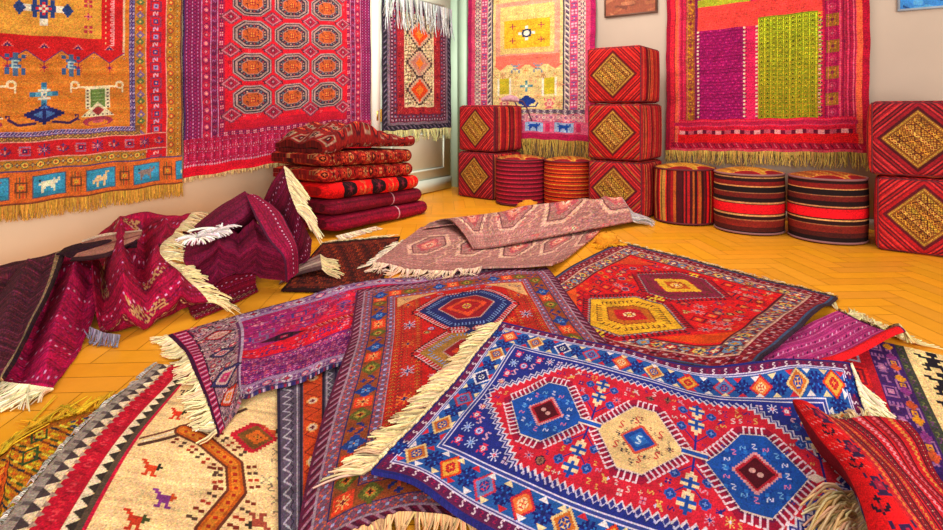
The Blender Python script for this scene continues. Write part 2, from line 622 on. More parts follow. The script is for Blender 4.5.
def boxvf(o, ax, ay, az):
    o, ax, ay, az = [np.asarray(v, float) for v in (o, ax, ay, az)]
    V = np.array([o, o + ax, o + ax + ay, o + ay, o + az, o + ax + az, o + ax + ay + az, o + ay + az])
    Fq = np.array([(0, 3, 2, 1), (4, 5, 6, 7), (0, 1, 5, 4), (1, 2, 6, 5), (2, 3, 7, 6), (3, 0, 4, 7)])
    return V, Fq
# ================================================================ patterns
def pat_front():
    W, H = 820, 440
    c = Cv(W, H, 'navy', 1.0)
    c.frame(0, 5, '343480'); c.frame(5, 8, '742C5C')
    c.frame(8, 19, '74285C')
    dx, dy = np.minimum(c.xx, W - c.xx), np.minimum(c.yy, H - c.yy)
    d0 = np.minimum(dx, dy)
    for x, y, r, i in c.sides(13.5, 64, 34):
        c.spr('Z' if i % 2 else 'S', x, y, 1.5, [('E4CCD4',), ('B8285C',)][i % 2], r)
    c.frame(19, 21, 'D8CCE0'); c.frame(21, 23, '5A4C90'); c.frame(23, 25, 'D0C8E0')
    c.frame(25, 70, '3468A8')
    st = c.sides(47.5, 10, 5)
    for x, y, r, i in st:                                     # dark serrated blots between the stars
        for s in (-1, 1):
            X, Y = (x + s * 36, y) if r in (0, 2) else (x, y + s * 35)
            c.spr('flower', X, Y, 4.6, ['282878', '2C4890', '303C88'], 0)
            c.spr('vine', X, Y, 3, ['3C80C4', '243070'], 0)
    for x, y, r, i in st:
        k = (i * 7 + int(x / 40) + int(y / 50)) % 5
        o, m, n_ = [('E0C090', 'C87838', '30529C'), ('C83848', 'E08048', 'E8C898'), ('C84860', '7484B0', '3A4A90'),
                    ('E4DCE4', '2C3A80', '20305C'), ('D8502C', 'E0A850', 'B82C3C')][k]
        c.dia(x, y, 23, 23, '283070', 2); c.dia(x, y, 21, 21, o, 2.5); c.dia(x, y, 16, 16, m, 2.5)
        c.spr('ros', x, y, 2.6, [n_, o, m]); c.spr('quad', x, y, 2.0, [n_, o])
    for x, y, r, i in c.sides(30, 22, 12):
        c.poly([(x - 9, y - 3), (x + 9, y - 3), (x, y + 6)] if r in (0, 2) else [(x - 3, y - 9), (x - 3, y + 9), (x + 6, y)], ['E8D0A8', 'D03848', 'E4D8D8'][i % 3])
    for x, y, r, i in c.sides(65, 21, 11):
        c.poly([(x - 9, y + 3), (x + 9, y + 3), (x, y - 6)] if r in (0, 2) else [(x + 3, y - 9), (x + 3, y + 9), (x - 6, y)], ['E8D0A8', 'D03848', 'E4D8D8'][i % 3])
    c.frame(70, 72, 'DCD0E0'); c.frame(72, 77, '4A5498'); c.frame(77, 79.5, 'DCD0E0')
    c.frame(79.5, 400, '343E90')
    for sx in (0, 1):                                          # corner sprays on navy
        for sy in (0, 1):
            for (x, y, nm, cl) in [(98, 96, 'vase', ('DC4C70', 'D8C8DC', '2A2690')), (124, 100, 'star', ('C0CCEC', '7090D0')), (98, 126, 'star', ('C0CCEC', '8098D8')), (124, 126, 'ros', ('DC5070', 'C8C8E8', '3C3CA0')),
                                   (152, 98, 'vase', ('DC4C70', 'E0CCD0', '2A2690')), (97, 156, 'vase', ('D85470', 'E0C8CC', '2A2690')), (178, 96, 'star', ('D8D0E4', 'D85878')),
                                   (144, 122, 'S', ('D8A8BC',)), (112, 148, 'S', ('D8A8BC',)), (96, 182, 'flower', ('D8BCD0', 'D03C5C', 'E8D0B0')), (202, 95, 'quad', ('D8BCD0', 'D03C5C'))]:
                c.spr(nm, x if sx == 0 else W - x, y if sy == 0 else H - y, 2.5, cl, 2 if sy else 0)
    L_, T_ = 88, 92
    hexa = [(L_, 204), (222, T_), (W - 222, T_), (W - L_, 204), (W - L_, H - 204), (W - 222, H - T_), (222, H - T_), (L_, H - 204)]
    for off, col in ((9, '303878'), (7, 'C8C0D8'), (4.5, '44408C'), (1.5, 'DCCCD4')):
        q = [(x + (off if x > W / 2 else -off), y + (off if y > H / 2 else -off)) for x, y in hexa]
        c.poly(zpoly(q, 9, 14), col)
    RED = 'D03048'
    inner = [(x + (-2 if x > W / 2 else 2), y + (-2 if y > H / 2 else 2)) for x, y in hexa]
    c.poly(zpoly(inner, 9, 14), RED)
    for x in range(240, W - 230, 28):                          # dark blue triangles of the zigzag with an eye
        for y in (T_ - 4, H - T_ + 4):
            c.dia(x, y, 3, 2.4, 'C8C0D8')
    D = [(220, 222), (407, 224), (600, 230)]
    for x in (313, 503, 704, 118):
        for s in (-1, 1):
            if x == 118:
                continue
            c.line([(x, 220), (x, 220 + s * 96)], 4, '38388C')
            for (ddx, ddy) in ((-26, 50), (26, 50), (-26, 88), (26, 88)):
                c.line([(x, 220 + s * (ddy - 26)), (x + ddx, 220 + s * ddy)], 2.4, '38388C')
                c.spr('ros', x + ddx, 220 + s * ddy, 2.6, ['3468B0', '2C4C98', '8098CC'])
            for ddy in (58, 92):
                c.spr('petal', x, 220 + s * ddy, 5.8, ['2858A0', '2C60AC', 'E8CCA8'], 2 if s < 0 else 0)
    for k, (x, y) in enumerate(D):
        rx, ry = (78, 70)
        pts = [(x - rx, y), (x - rx * .27, y - ry * .95), (x + rx * .27, y - ry * .95), (x + rx, y), (x + rx * .27, y + ry * .95), (x - rx * .27, y + ry * .95)]
        g0 = '2860AC' if k != 1 else 'EAC894'
        c.poly([(x + (px - x) * 1.24, y + (py - y) * 1.26) for px, py in pts], 'A81E48')
        combs(c, pts, 17, 9.5, 3.0, 'E4CCD4', 5)
        c.poly([(x + (px - x) * 1.09, y + (py - y) * 1.09) for px, py in pts], '7A2458')
        combs(c, pts, 10, 9.5, 2.6, 'E4CCD4', 0)
        c.poly(zpoly([(x + (px - x) * 1.04, y + (py - y) * 1.04) for px, py in pts], 2, 4), 'E4CCC0')
        c.poly(pts, g0)
        if k == 1:
            g = np.random.default_rng(4)
            for i in range(150):
                a, b = g.uniform(-1, 1, 2)
                if abs(a) + abs(b) < .95:
                    c.spr('Z', x + a * rx * .86, y + b * ry * .84, 1.3, [['3A3450'], ['9C4C48']][i % 4 == 0])
            c.dia(x, y, 32, 30, 'D0604C', 3); c.dia(x, y, 27, 25, '2858A4', 2); c.dia(x, y, 16, 15, '3C78BC', 2); c.spr('S', x, y, 2.6, ['C8D8EC'])
            for a, b in ((-36, -22), (36, -22), (-36, 22), (36, 22), (-10, -40), (10, 40)):
                c.spr('S', x + a, y + b, 2.2, ['C82C40'])
        else:
            for i in range(12):
                c.spr('vine', x + (i % 4 - 1.5) * 30, y + (i // 4 - 1) * 34, 3, ['20489C', '3C80C8'])
            for a in range(16):
                t = a / 16 * 6.28
                c.spr('Z', x + math.cos(t) * rx * .62, y + math.sin(t) * ry * .64, 2.0, [('D8D4EC', 'D884A8', '80B0DC')[a % 3]], a % 4)
            c.dia(x, y, 36, 34, 'D89CA0', 4); c.dia(x, y, 31, 29, 'BC2C40', 3); c.dia(x, y, 26, 24, '641028', 2)
            c.ell(x - 6, y - 3, 5, 4.5, 'D8A8A0'); c.ell(x + 6, y + 3, 5, 4.5, 'D8A8A0')
    for xa in (313, 503):
        c.rect(xa - 22, 213, xa + 22, 227, 'E4CCC0'); c.rect(xa - 22, 216, xa + 22, 224, '3064B0')
    c.dia(690, 228, 16, 8, 'E4CCC0')
    c.fill(['petal', 'ros'], 2.6, [('4C2848', 'A07460', '7C4444'), ('4C204C', '8C6068', 'C48870')], 200, 6, 95, 98, W - 95, H - 98, RED, 11)
    c.fill(['S', 'Z', 'quad', 'bird', 'star'], 1.9, [('E4C8C8', 'E0BC88'), ('E0B870', 'D8D0E8'), ('343488', 'E4CCCC'), ('D894A8', '343488')], 900, 5, 90, 92, W - 90, H - 92, RED, 7)
    c.fill(['S', 'Z', 'cross'], 1.5, [('E0C0BC', 'E0A068', 'E4C8C0'), ('E0B068', 'D8D0E8', 'D8A0A8'), ('2C2C7C', '5C1838', '343488')], 1500, 8, 90, 92, W - 90, H - 92, RED, 5)
    return c.done(0.06, 0.03, 2)


def pat_brown_border():                      # the long rust-red rug below the blue-bordered one
    W, H = 430, 680
    c = Cv(W, H, 'red')
    c.frame(0, 6, '6C2848')
    c.barber(4, 15, ['7A2444', 'A87888', '5C203C'], 5)
    c.frame(15, 18, 'A88C98')
    c.frame(18, 32, '845C70')
    for x, y, r, i in c.sides(25, 26, 42):
        c.spr('vine', x, y, 2.2, [('C05058', 'B0A8C8'), ('D8704C', '9090B8')][i % 2], r)
    c.frame(32, 34, '3C3468')
    c.frame(34, 62, '9A5430')
    for x, y, r, i in c.sides(48, 11, 19):
        k = i % 4
        if k == 0:
            c.dia(x, y, 13, 16, '2C4C8C', 3); c.spr('quad', x, y, 2.4, ['6C90C0', 'E0A060'])
        elif k == 1:
            c.rect(x - 12, y - 13, x + 12, y + 13, 'D85030'); c.spr('star', x, y, 2.2, ['F0B070', '7C2030'])
        elif k == 2:
            c.dia(x, y, 12, 15, '6C6830', 3); c.spr('flower', x, y, 2.2, ['A89848', 'D07038', '3C2C20'])
        else:
            c.spr('anchor', x, y, 3.4, ['303C78', 'C86040'], r)
    c.frame(62, 64, '3C3468'); c.frame(64, 76, '845C70')
    for x, y, r, i in c.sides(70, 24, 40):
        c.spr('vine', x, y, 2.0, [('C84C50', 'B4A8C8'), ('D06848', 'A0A0C8')][i % 2], r)
    c.frame(76, 78, 'A88C98')
    c.frame(78, 400, 'B83428')
    # stepped side bands of the field
    for x in range(84, 130, 9):
        for y in range(86, H - 86, 9):
            cl = ['D8482C', 'D8903C', '7C2838', 'E05038'][(x // 9) % 4]
            c.spr('arrow', x, y, 1.2, [cl, '8C2430', 'E0A048']); c.spr('arrow', W - x, y, 1.2, [cl, '8C2430', 'E0A048'])
    c.rect(128, 82, W - 128, H - 82, 'C42824')
    X = W / 2
    for cy in (190, 345, 500):
        rx, ry = 92, 66
        pts = [(X - rx, cy), (X - rx * .4, cy - ry), (X + rx * .4, cy - ry), (X + rx, cy), (X + rx * .4, cy + ry), (X - rx * .4, cy + ry)]
        sc_ = lambda k: [(X + (a - X) * k, cy + (b - cy) * k) for a, b in pts]
        c.poly(zpoly(sc_(1.22), 5, 9), '6C1824'); c.poly(zpoly(sc_(1.15), 4, 8), 'C87060'); c.poly(sc_(1.12), 'B82428')
        combs(c, pts, 9, 6, 1.8, 'D0B0B0', 3)
        c.poly(pts, '30346C' if cy != 345 else 'A87C40')
        combs(c, sc_(.80), 7, 6, 1.8, '8498C0', 2)
        c.poly(zpoly(sc_(.62), 2, 5), 'B89088'); c.poly(sc_(.57), '9C2430')
        c.dia(X, cy, 38, 30, 'CC5430', 3); c.dia(X, cy, 26, 20, 'A8242C', 3); c.spr('flower', X, cy, 2.6, ['D8A848', '30386C', 'D87040'])
        for s in (-1, 1):
            c.poly([(X, cy + s * 78), (X - 16, cy + s * 60), (X + 16, cy + s * 60)], '2E3468')
            c.spr('star', X + s * 110, cy + 40, 3, ['B8A0B0', '34386C']); c.spr('star', X + s * 112, cy - 40, 3, ['D87838', '34386C'])
    # cream spandrels strewn with little leaves
    for cx in (82, W - 82):
        for cy, s in ((82, 1), (H - 82, -1)):
            sg = 1 if cx < W / 2 else -1
            c.poly([(cx, cy), (cx + sg * 84, cy), (cx, cy + s * 70)], 'D8A878')
    c.fill(['Z', 'S', 'cross'], 1.6, [('8C3040', '404880', 'C04038'), ('484880', 'B83830', 'E0C090')], 500, 3, 78, 78, W - 78, H - 78, 'D8A878', 3)
    c.fill(['flower', 'star', 'ros'], 2.0, [('D8B8C0', '3C3C78', 'D87040'), ('E08848', '6C1C30', 'E0C090'), ('404070', 'B8A0B8', 'D85038')], 500, 4, 80, 80, W - 80, H - 80, 'C42824', 6)
    return c.done(0.10, 0.04, 3)


def pat_pink_rug():                          # magenta rug at the left
    W, H = 420, 290
    c = Cv(W, H, 'B02C68')
    c.rect(60, 34, W, 120, 'C82C58'); c.rect(150, 34, W, 112, 'DC3050'); c.rect(60, 120, W, 182, 'D02038'); c.rect(60, 34, 130, 150, 'A83074'); c.rect(60, 182, W, H, '883074')
    c.poly([(130, 34), (190, 34), (150, 120), (100, 120)], 'C02C5C')
    c.fill(['petal', 'ros', 'star', 'box'], 2.6, [('7C5088', 'B8587C', '4C4484'), ('8C6C90', 'A84070', 'D88898'), ('5C4480', 'D07088', '8C2C60')], 130, 2, 64, 36, W, 122, None, 5)
    c.poly([(84, 134), (112, 122), (140, 136), (112, 152)], '58183C'); c.spr('box', 112, 137, 3, ['2C1830', 'B83058', 'C898A0'])
    for i in range(46):                       # hatched bar by the fold
        c.line([(150 + i * 2.6, 126), (157 + i * 2.6, 146)], 1.0, ['D8A8B8', '3C1C30', 'D89860'][i % 3])
    c.fill(['cross', 'Z', 'quad', 'vine'], 1.7, [('981C44', 'D87890', '6C2858'), ('7C3068', 'E0909C', 'B02040'), ('D88090', '542C70', 'E0B0A8'), ('5C3474', 'C04C6C', 'D8A0A8')], 1500, 9, 64, 34, W, 182, None, 3)
    for y in range(188, H - 30, 10):
        for x in range(66, W, 9):
            c.spr(['Z', 'vine', 'arrow', 'cross'][(y // 10) % 4], x + (y // 10) % 2 * 5, y, 1.6, [['D088B0', 'C04478', 'E0B8C8'], ['542468', 'C84C64', 'B890B0'], ['D86C78', '603478', 'E8C0B8']][(x // 9 + y // 10) % 3])
        c.rect(62, y + 5, W, y + 6, ['B86C94', '542058'][(y // 10) % 2])
    for y0, y1 in ((0, 30), (H - 26, H)):     # long guard borders
        c.rect(0, y0, W, y1, 'A888A4')
        c.rect(0, y0, W, y0 + 4, '6C3858') if y0 == 0 else c.rect(0, y1 - 5, W, y1, '4C3C68')
        c.row(0, (y0 + y1) / 2, W, (y0 + y1) / 2, 34, ['ros', 'vine', 'flower', 'quad'], 2.2, [('5C4880', 'C87088', 'D8B8B8'), ('B85878', 'D0C0C8'), ('D0B8C0', '7C3C70', 'C04858'), ('8C5488', 'E0C0C0')])
        c.row(0, y0 + 3 if y0 == 0 else y1 - 3, W, y0 + 3 if y0 == 0 else y1 - 3, 80, ['Z'], 1.1, [('902848',), ('B8A8B8',), ('3C3468',)])
    c.rect(0, 0, 66, H, 'AC848C'); c.rect(0, 0, 6, H, '541C48'); c.rect(6, 0, 17, H, 'B82C5C')
    for y in range(3, H, 6):
        c.rect(7, y, 16, y + 3, 'D8A0B8' if (y // 6) % 2 else '741C4C')
    c.rect(17, 0, 19, H, '4C2448'); c.rect(60, 0, 63, H, '744068'); c.rect(63, 0, 66, H, 'B8A0B0')
    for y, a, b, d, r in ((52, 'B82838', 'D8A090', '6C2438', 14), (122, '5C4870', 'C04060', '342850', 12), (200, '484070', 'C04874', '241C40', 23), (250, 'C04428', 'D88440', '4C2C38', 17)):
        c.dia(40, y, r + 3, r + 3, '2C2438', 3); c.dia(40, y, r, r, a, 3); c.dia(40, y, r * .66, r * .66, 'D0B0A8', 3); c.dia(40, y, r * .45, r * .45, b, 2); c.spr('cross', 40, y, 1.8, [d, 'E0B8A8', d])
    c.fill(['hook', 'Z', 'cross', 'ros'], 1.7, [('443040', 'D8C0B8', '8C3C58'), ('8C3450', 'D0A8A8', '484070'), ('C8B0A8', '7C4860', 'B83C48'), ('5C4C60', 'C85060', 'D8B8A8')], 900, 5, 20, 2, 60, H - 2, 'AC848C', 1)
    return c.done(0.10, 0.06, 4)


def pat_cream():
    W, H = 260, 330
    c = Cv(W, H, 'F4CE9C')
    c.rect(0, 0, 14, H, 'A8988C'); c.rect(14, 0, 24, H, 'E8D0B0')
    for y in range(0, H, 17):
        c.poly([(12, y), (12, y + 15), (26, y + 8)], '5C4C4C'); c.rect(4, y, 12, y + 5, '7C6C68')
    c.rect(26, 0, 52, H, 'C41C3C')
    for y in range(0, H, 11):
        c.poly([(24, y), (24, y + 8), (31, y + 4)], 'B89888'); c.spr('Z', 40, y + 4, 2.2, [['DC4C58', 'A81430', 'D83848'][y // 11 % 3]])
    c.rect(52, 0, 62, H, 'F0D8B8')
    for y in range(0, H, 15):
        c.poly([(64, y), (64, y + 14), (54, y + 7)], '4C4038')
    c.rect(64, 0, 70, H, '6C5848'); c.rect(70, 0, 74, H, 'D0244C')
    # hooked red diamonds near the far end
    c.poly([(66, 20), (96, -6), (104, 8), (82, 40)], 'E0402C')
    for i in range(5):
        c.spr('hook', 84 + i * 9, 60, 2.4, ['5C4038'])
    # big brown stepped medallion
    main = [(82, 160), (120, 118), (176, 140), (214, 180), (250, 190), (214, 210), (180, 250), (206, 300), (178, 360), (120, 330)]
    c.line([(80, 166), (118, 140), (150, 118), (188, 82)], 5, '6C4A3C'); c.line([(80, 160), (112, 134), (146, 112), (180, 78)], 3, 'F6E0C0')
    c.line([(76, 156), (112, 128), (140, 106)], 3, '8C5444')
    sp = [(118, 132), (150, 146), (190, 178), (196, 214), (172, 262), (176, 330)]
    c.line(sp, 20, '7C4430'); c.line(sp, 14, 'C86A24'); c.line(sp, 8, 'D88A34')
    for (xa, ya), (xb, yb) in zip(sp[:-1], sp[1:]):
        L = math.hypot(xb - xa, yb - ya)
        for i in range(int(L / 9)):
            t = (i + .5) / int(L / 9)
            x, y = xa + (xb - xa) * t, ya + (yb - ya) * t
            nx, ny = (yb - ya) / L, -(xb - xa) / L
            for s in (-1, 1):
                for q in (15, 21):
                    c.rect(x + nx * q * s - 2.5, y + ny * q * s - 2, x + nx * q * s + 2.5, y + ny * q * s + 2, ['8C3C2C', '6C5040', 'B84830'][i % 3])
            c.rect(x - 2, y - 2, x + 2, y + 2, 'B83C24')
    for x, y, a, b, r in ((98, 104, 'D8482C', '4C5030', 0), (104, 196, 'D85830', '3C4030', 0), (128, 232, '9C4C94', 'D06030', 0), (110, 262, 'D04C30', '5C6038', 0), (140, 296, 'A04C8C', 'D07038', 0),
                          (218, 250, 'B05C48', '4C4030', 2), (226, 120, 'D06038', '5C5038', 0), (92, 300, '5C4C44', 'C05038', 0)):
        c.spr('bird', x, y, 3.2, [a, b], r)
    c.dia(206, 132, 26, 24, 'C82C40', 4); c.dia(208, 132, 20, 18, '8C6030', 3); c.dia(210, 132, 12, 11, 'D87830', 3); c.spr('cross', 211, 132, 2, ['6C3828', 'E8A040', '6C3828'])
    c.fill(['Z', 'hook', 'vine'], 1.9, [('A08C74', 'C0A480'), ('B4987C', 'C8AC88'), ('8C7864', 'B89C78')], 140, 4, 210, 140, W, H, 'F2D2A0', 6)
    for y in range(70, H, 6):
        if (y // 6) % 3:
            c.rect(244 + (y % 5), y, 252 + (y % 7), y + 2, 'C8A878')
    return c.done(0.07, 0.06, 5)


def pat_kilim_grey():
    W, H = 90, 300
    c = Cv(W, H, '6C5C6C')
    for x, w, col in ((0, 4, '3C3048'), (22, 2, 'B0A0A8'), (26, 3, '3A2C40'), (30, 22, 'C85428'), (52, 3, '3A2C40'), (57, 2, 'B0A0A8'), (68, 3, '4C3C58'), (86, 4, '3C3048')):
        c.rect(x, 0, x + w, H, col)
    c.zig(12, 0, 12, H, 5, 40, 2, 'B8ACB4'); c.zig(17, 0, 17, H, 2, 60, 1.2, '302838'); c.zig(62, 0, 62, H, 3, 50, 1.6, 'B8ACB4'); c.zig(77, 0, 77, H, 5, 40, 2, 'A89CA8')
    c.zig(41, 0, 41, H, 9, 24, 1.4, '8C3020')
    for k, y in enumerate(range(20, H, 48)):
        c.spr('ros', 41, y, 2, ['E0A060', 'D8B8A0', '7C3040'])
    return c.done(0.08, 0.05, 6)


def pat_gold_kilim():
    W, H = 200, 150
    c = Cv(W, H, 'C88820')
    for x0, x1, k in ((0, 45, 0), (52, 78, 1), (84, 200, 2)):
        for j, y in enumerate(range(0, H, 7)):
            for i, x in enumerate(range(x0, x1, 8)):
                col = ['D8B830', '8C4418', '4C5C28', 'D07020', '2C3840', 'E0C850'][(i + j * 2 + k) % 6]
                c.line([(x, y), (x + 7, y + 5)], 2.4, col)
    c.rect(52, 20, 80, H, 'D06420')
    for y in range(26, H, 16):
        c.spr('vine', 66, y, 3, ['8C2C18', 'E09838'])
    for x in (48, 81):
        c.zig(x, 0, x, H, 2, 18, 2, '5C2C18')
    for y in range(10, H, 22):
        c.spr('star', 20, y, 2.6, ['D8D048', '3C4830']); c.spr('box', 110 + y % 30, y, 2.4, ['4C6030', 'D8C040', '8C4020']); c.spr('flower', 160, y, 2.6, ['38506C', 'D8B840', 'B04820'])
    c.rect(0, 0, W, 6, 'A86818')
    return c.done(0.12, 0.05, 7)


def pat_red_yellow():                        # red field, yellow medallion (middle right)
    W, H = 340, 350
    c = Cv(W, H, 'D42430')
    c.frame(0, 4, '4C3848'); c.frame(4, 7, '50607C')
    c.frame(7, 25, '8C1C34')
    for x, y, r, i in c.sides(16, 24, 25):
        c.spr('vine', x, y, 2.4, [('C08890', '4C1C30'), ('B05048', 'C8A0A0')][i % 2], r)
    c.frame(25, 27, 'D0A898'); c.frame(27, 49, 'A87C68')
    for x, y, r, i in c.sides(38, 18, 19):
        c.spr(['flower', 'ros'][i % 2], x, y, 2.7, [('4C6488', 'C03038', 'E0D0A8'), ('7C2030', '7C94AC', 'C89040'), ('B83430', 'D8B468', '344C70')][i % 3], r)
        c.spr('vine', x + (9 if r in (0, 2) else 0), y + (9 if r in (1, 3) else 0), 1.8, ['3C3048', 'D8C0A0'])
    for x, y, r, i in c.sides(30, 44, 44) + c.sides(46, 40, 40):
        c.dia(x, y, 2.4, 2.4, ['4C5C78', 'D8C0A8', '902034'][i % 3])
    c.frame(49, 52, '6C2034')
    c.frame(52, 200, 'D6242A')
    c.fill(['box', 'vase'], 2.4, [('8C2034', 'E07840', 'D8A860'), ('5C3048', 'D8503C', 'C89070')], 60, 11, 60, 60, W - 60, H - 60, 'D6242A', 9)

    def med(cx, cy, rx, ry, c0, c1, c2):
        pts = [(cx - rx, cy), (cx - rx * .3, cy - ry), (cx + rx * .3, cy - ry), (cx + rx, cy), (cx + rx * .3, cy + ry), (cx - rx * .3, cy + ry)]
        sc = lambda k: [(cx + (a - cx) * k, cy + (b - cy) * k) for a, b in pts]
        c.poly(sc(1.22), 'B81C30')
        combs(c, pts, 9, 6, 2, '4C1C30', 3)
        c.poly(zpoly(sc(1.05), 3, 6), 'B09898'); c.poly(zpoly(sc(1.01), 2, 5), '5C3040')
        c.poly(sc(.96), c0)
        combs(c, sc(.68), 6, 6, 1.8, '6C4424', 3)
        c.poly(zpoly(sc(.55), 2, 5), '8C3028'); c.poly(sc(.5), c1)
        c.dia(cx, cy, rx * .32, ry * .36, c2, 3); c.spr('flower', cx, cy, 2.4, ['E0C098', '8C2030', 'D8A838'])
        for s in (-1, 1):
            for q in (0, 7):
                c.spr('hook', cx + q - 3, cy + s * ry * 1.14, 2.6, ['E0BC44'], 0 if s < 0 else 2)
    med(165, 254, 70, 58, 'E0AC34', 'C07028', 'C42834')
    med(172, 122, 66, 50, '94304C', 'C83038', 'E0B040')
    c.dia(172, 122, 34, 27, 'E0B03C', 3); c.dia(172, 122, 18, 14, 'C06028', 3); c.spr('flower', 172, 122, 2.6, ['E8C060', 'B82C30', 'E0D0A0'])
    c.poly([(288, 292), (220, 292), (288, 236)], 'D8581C'); c.poly([(52, 62), (52, 110), (110, 62)], 'CC5030'); c.poly([(52, 292), (52, 240), (104, 292)], 'D8602C')
    c.fill(['star', 'quad', 'ros', 'petal'], 1.9, [('D85830', '5C2038', 'D8B078'), ('503C64', 'D87848', 'C8A090'), ('D09090', '343C68', 'B82430'), ('D8502C', 'D88038', '6C1C30')], 1100, 5, 52, 52, W - 52, H - 52, 'D6242A', 5)
    c.fill(['Z', 'cross'], 1.5, [('D86840', 'D8A058', '7C2034'), ('6C2038', 'B84C54', 'D0988C')], 1500, 6, 52, 52, W - 52, H - 52, 'D6242A', 4)
    return c.done(0.09, 0.04, 8)


def pat_striped_purple():
    W, H = 200, 120
    c = Cv(W, H, 'BC4484')
    for y in range(0, H, 4):
        c.rect(0, y, W, y + 2, ['C45490', 'A83878', 'D06CA0', 'B04480', '9C3878'][(y // 4) % 5])
    for k, y in enumerate((22, 48, 66, 84)):
        for x in range(6, W, 9):
            c.line([(x, y), (x + 5, y - 4)], 1.8, ['E0B8D0', 'D890B8', '5C1C58'][(x // 9 + k) % 3])
    c.rect(0, H - 16, W, H, 'D8202C'); c.rect(0, H - 20, W, H - 16, '7C1C50')
    c.rect(W - 5, 0, W, H, '6C1C58')
    return c.done(0.08, 0.03, 9)


def pat_figures():                           # red and purple squares with a cream strip of dark figures
    W, H = 260, 200
    c = Cv(W, H, 'C02438')
    c.rect(0, 0, 150, 18, '5C3074')
    for i, x in enumerate(range(8, 150, 24)):
        c.spr('box', x, 10, 2.0, ['8C6C98', 'C04878', 'C898A8'])
    for j in range(5):
        for i in range(3):
            x, y = 18 + i * 36, 36 + j * 34
            c.rect(x - 16, y - 15, x + 16, y + 15, ['D82C2C', '4C3070', 'CC2838'][(i + j) % 3])
            c.spr('box', x, y, 3.4, [['D08C48', 'C0B0C0', '8C1C38'][(i * 2 + j) % 3], ['742038', '7C90B8', 'D8A448'][(i + j) % 3], 'D89830'])
            c.spr('vase', x, y, 1.6, [['6C1C30', '7088B8', 'D8A840'][(i + j) % 3], 'D8C0A8', 'C83838'])
    c.rect(116, 0, 150, H, '542C70'); c.rect(150, 0, 161, H, '545448')
    for y in range(4, H, 6):
        c.spr('Z', 155, y, 1.4, [['848454', '7C4C78', '3C4C48'][y // 6 % 3]])
    for k, y in enumerate(range(12, H, 18)):
        c.spr(['box', 'comb', 'vase', 'hook'][k % 4], 125, y, 2.1, ['A870A0', 'C888A8', 'C898A8'])
        c.spr(['hook', 'box'][k % 2], 141, y + 6, 2.0, ['B078A0', 'D89838', '843C78'])
        c.dia(141, y - 4, 5, 5, ['D89830', 'A04890', 'C86038'][k % 3], 2)
    c.rect(161, 0, W, H, 'F0D09A')
    for k, y in enumerate(range(20, H, 38)):
        c.spr('man', 186, y, 3.7, ['2C2634'], 0)
        c.spr('man', 240, y + 16, 3.7, ['2C2634'], 0)
    c.rect(206, 78, W, H, 'D82C34'); c.rect(206, 70, W, 78, 'E0B070')
    c.rect(224, 90, W, H, '74243C')
    c.rect(0, 160, 200, H, '46286A')
    for i, x in enumerate(range(14, 200, 24)):
        c.dia(x, 180, 9, 12, ['D88830', '3C5C80', 'C04838'][i % 3], 2)
    return c.done(0.08, 0.03, 10)


def pat_red_roll():
    W, H = 220, 220
    c = Cv(W, H, 'D02432')
    c.rect(0, 0, 44, H, '9C1C2C'); c.rect(40, 0, 92, H, 'E42028')
    for y in range(4, H, 7):
        for x in range(48, 92, 9):
            if y < 120:
                c.line([(x, y), (x + 4, y + 3)], 1.4, ['E8A0A0', 'C01828', 'E87868'][(x + y) % 3])
    for k, y in enumerate(range(28, H, 58)):
        c.spr('vase', 84, y, 4, ['4C2C58', 'B0284C', 'D05868']); c.spr('anchor', 70, y + 26, 3, ['3C1C38', 'B82838'])
    for x0, cs in ((98, ('C83040', 'E08C48')), (112, ('8C1C30', 'D84840')), (126, ('C02838', 'D89048')), (142, ('7C1C38', 'E04850')), (158, ('D02C3C', 'E8A0A8')), (176, ('A01C34', 'E07078')), (194, ('D0283A', 'E0A050')), (208, ('8C1830', 'D84048'))):
        c.rect(x0, 0, x0 + 13, H, cs[0]); c.rect(x0 + 12, 0, x0 + 14, H, '5C1428')
        for y in range(3, H, 8):
            c.spr(['Z', 'cross', 'S'][x0 % 3], x0 + 6, y, 1.5, [cs[1], cs[0], 'E8C0A0'])
    return c.done(0.07, 0.04, 11)


def pat_pinkbeige(W=380, H=190, seed=12):
    c = Cv(W, H, 'B08078', 1.1)
    for y in range(0, H, 3):
        c.rect(0, y, W, y + 1, ['BC9088', 'A87470', 'B88880'][(y // 3) % 3])
    for y in range(2, H, 5):
        for x in range(0, W, 5):
            c.rect(x + (y % 2), y, x + 2, y + 1, ['8C5C60', 'D0A89C', '9C6468'][(x + y) % 3])
    for cx in range(50, W, 80):
        pts = [(cx - 34, H / 2), (cx - 14, H / 2 - 40), (cx + 14, H / 2 - 40), (cx + 34, H / 2), (cx + 14, H / 2 + 40), (cx - 14, H / 2 + 40)]
        c.line(zpoly(pts, 3, 8), 5, 'D8B09C', True); c.line([(cx + (a - cx) * .8, H / 2 + (b - H / 2) * .8) for a, b in pts], 2, '7C4A50', True)
        c.dia(cx, H / 2, 18, 22, 'B86468', 3); c.dia(cx, H / 2, 11, 14, 'D88C7C', 3); c.spr('flower', cx, H / 2, 2, ['E8C0A8', '8C4850', 'D86860'])
        for s in (-1, 1):
            c.zig(cx + 42, 20, cx + 42, H - 20, 4, 12, 2.5, 'CCA08C')
    c.fill(['Z', 'hook', 'cross'], 1.5, [('D4AC9C', '8C5458', 'C8887C'), ('8C5C5C', 'D0A494', 'B87870'), ('C86C6C', 'D8B8A4', '8C5458')], 600, 7, 0, 0, W, H, None, 1)
    return c.done(0.10, 0.04, seed)


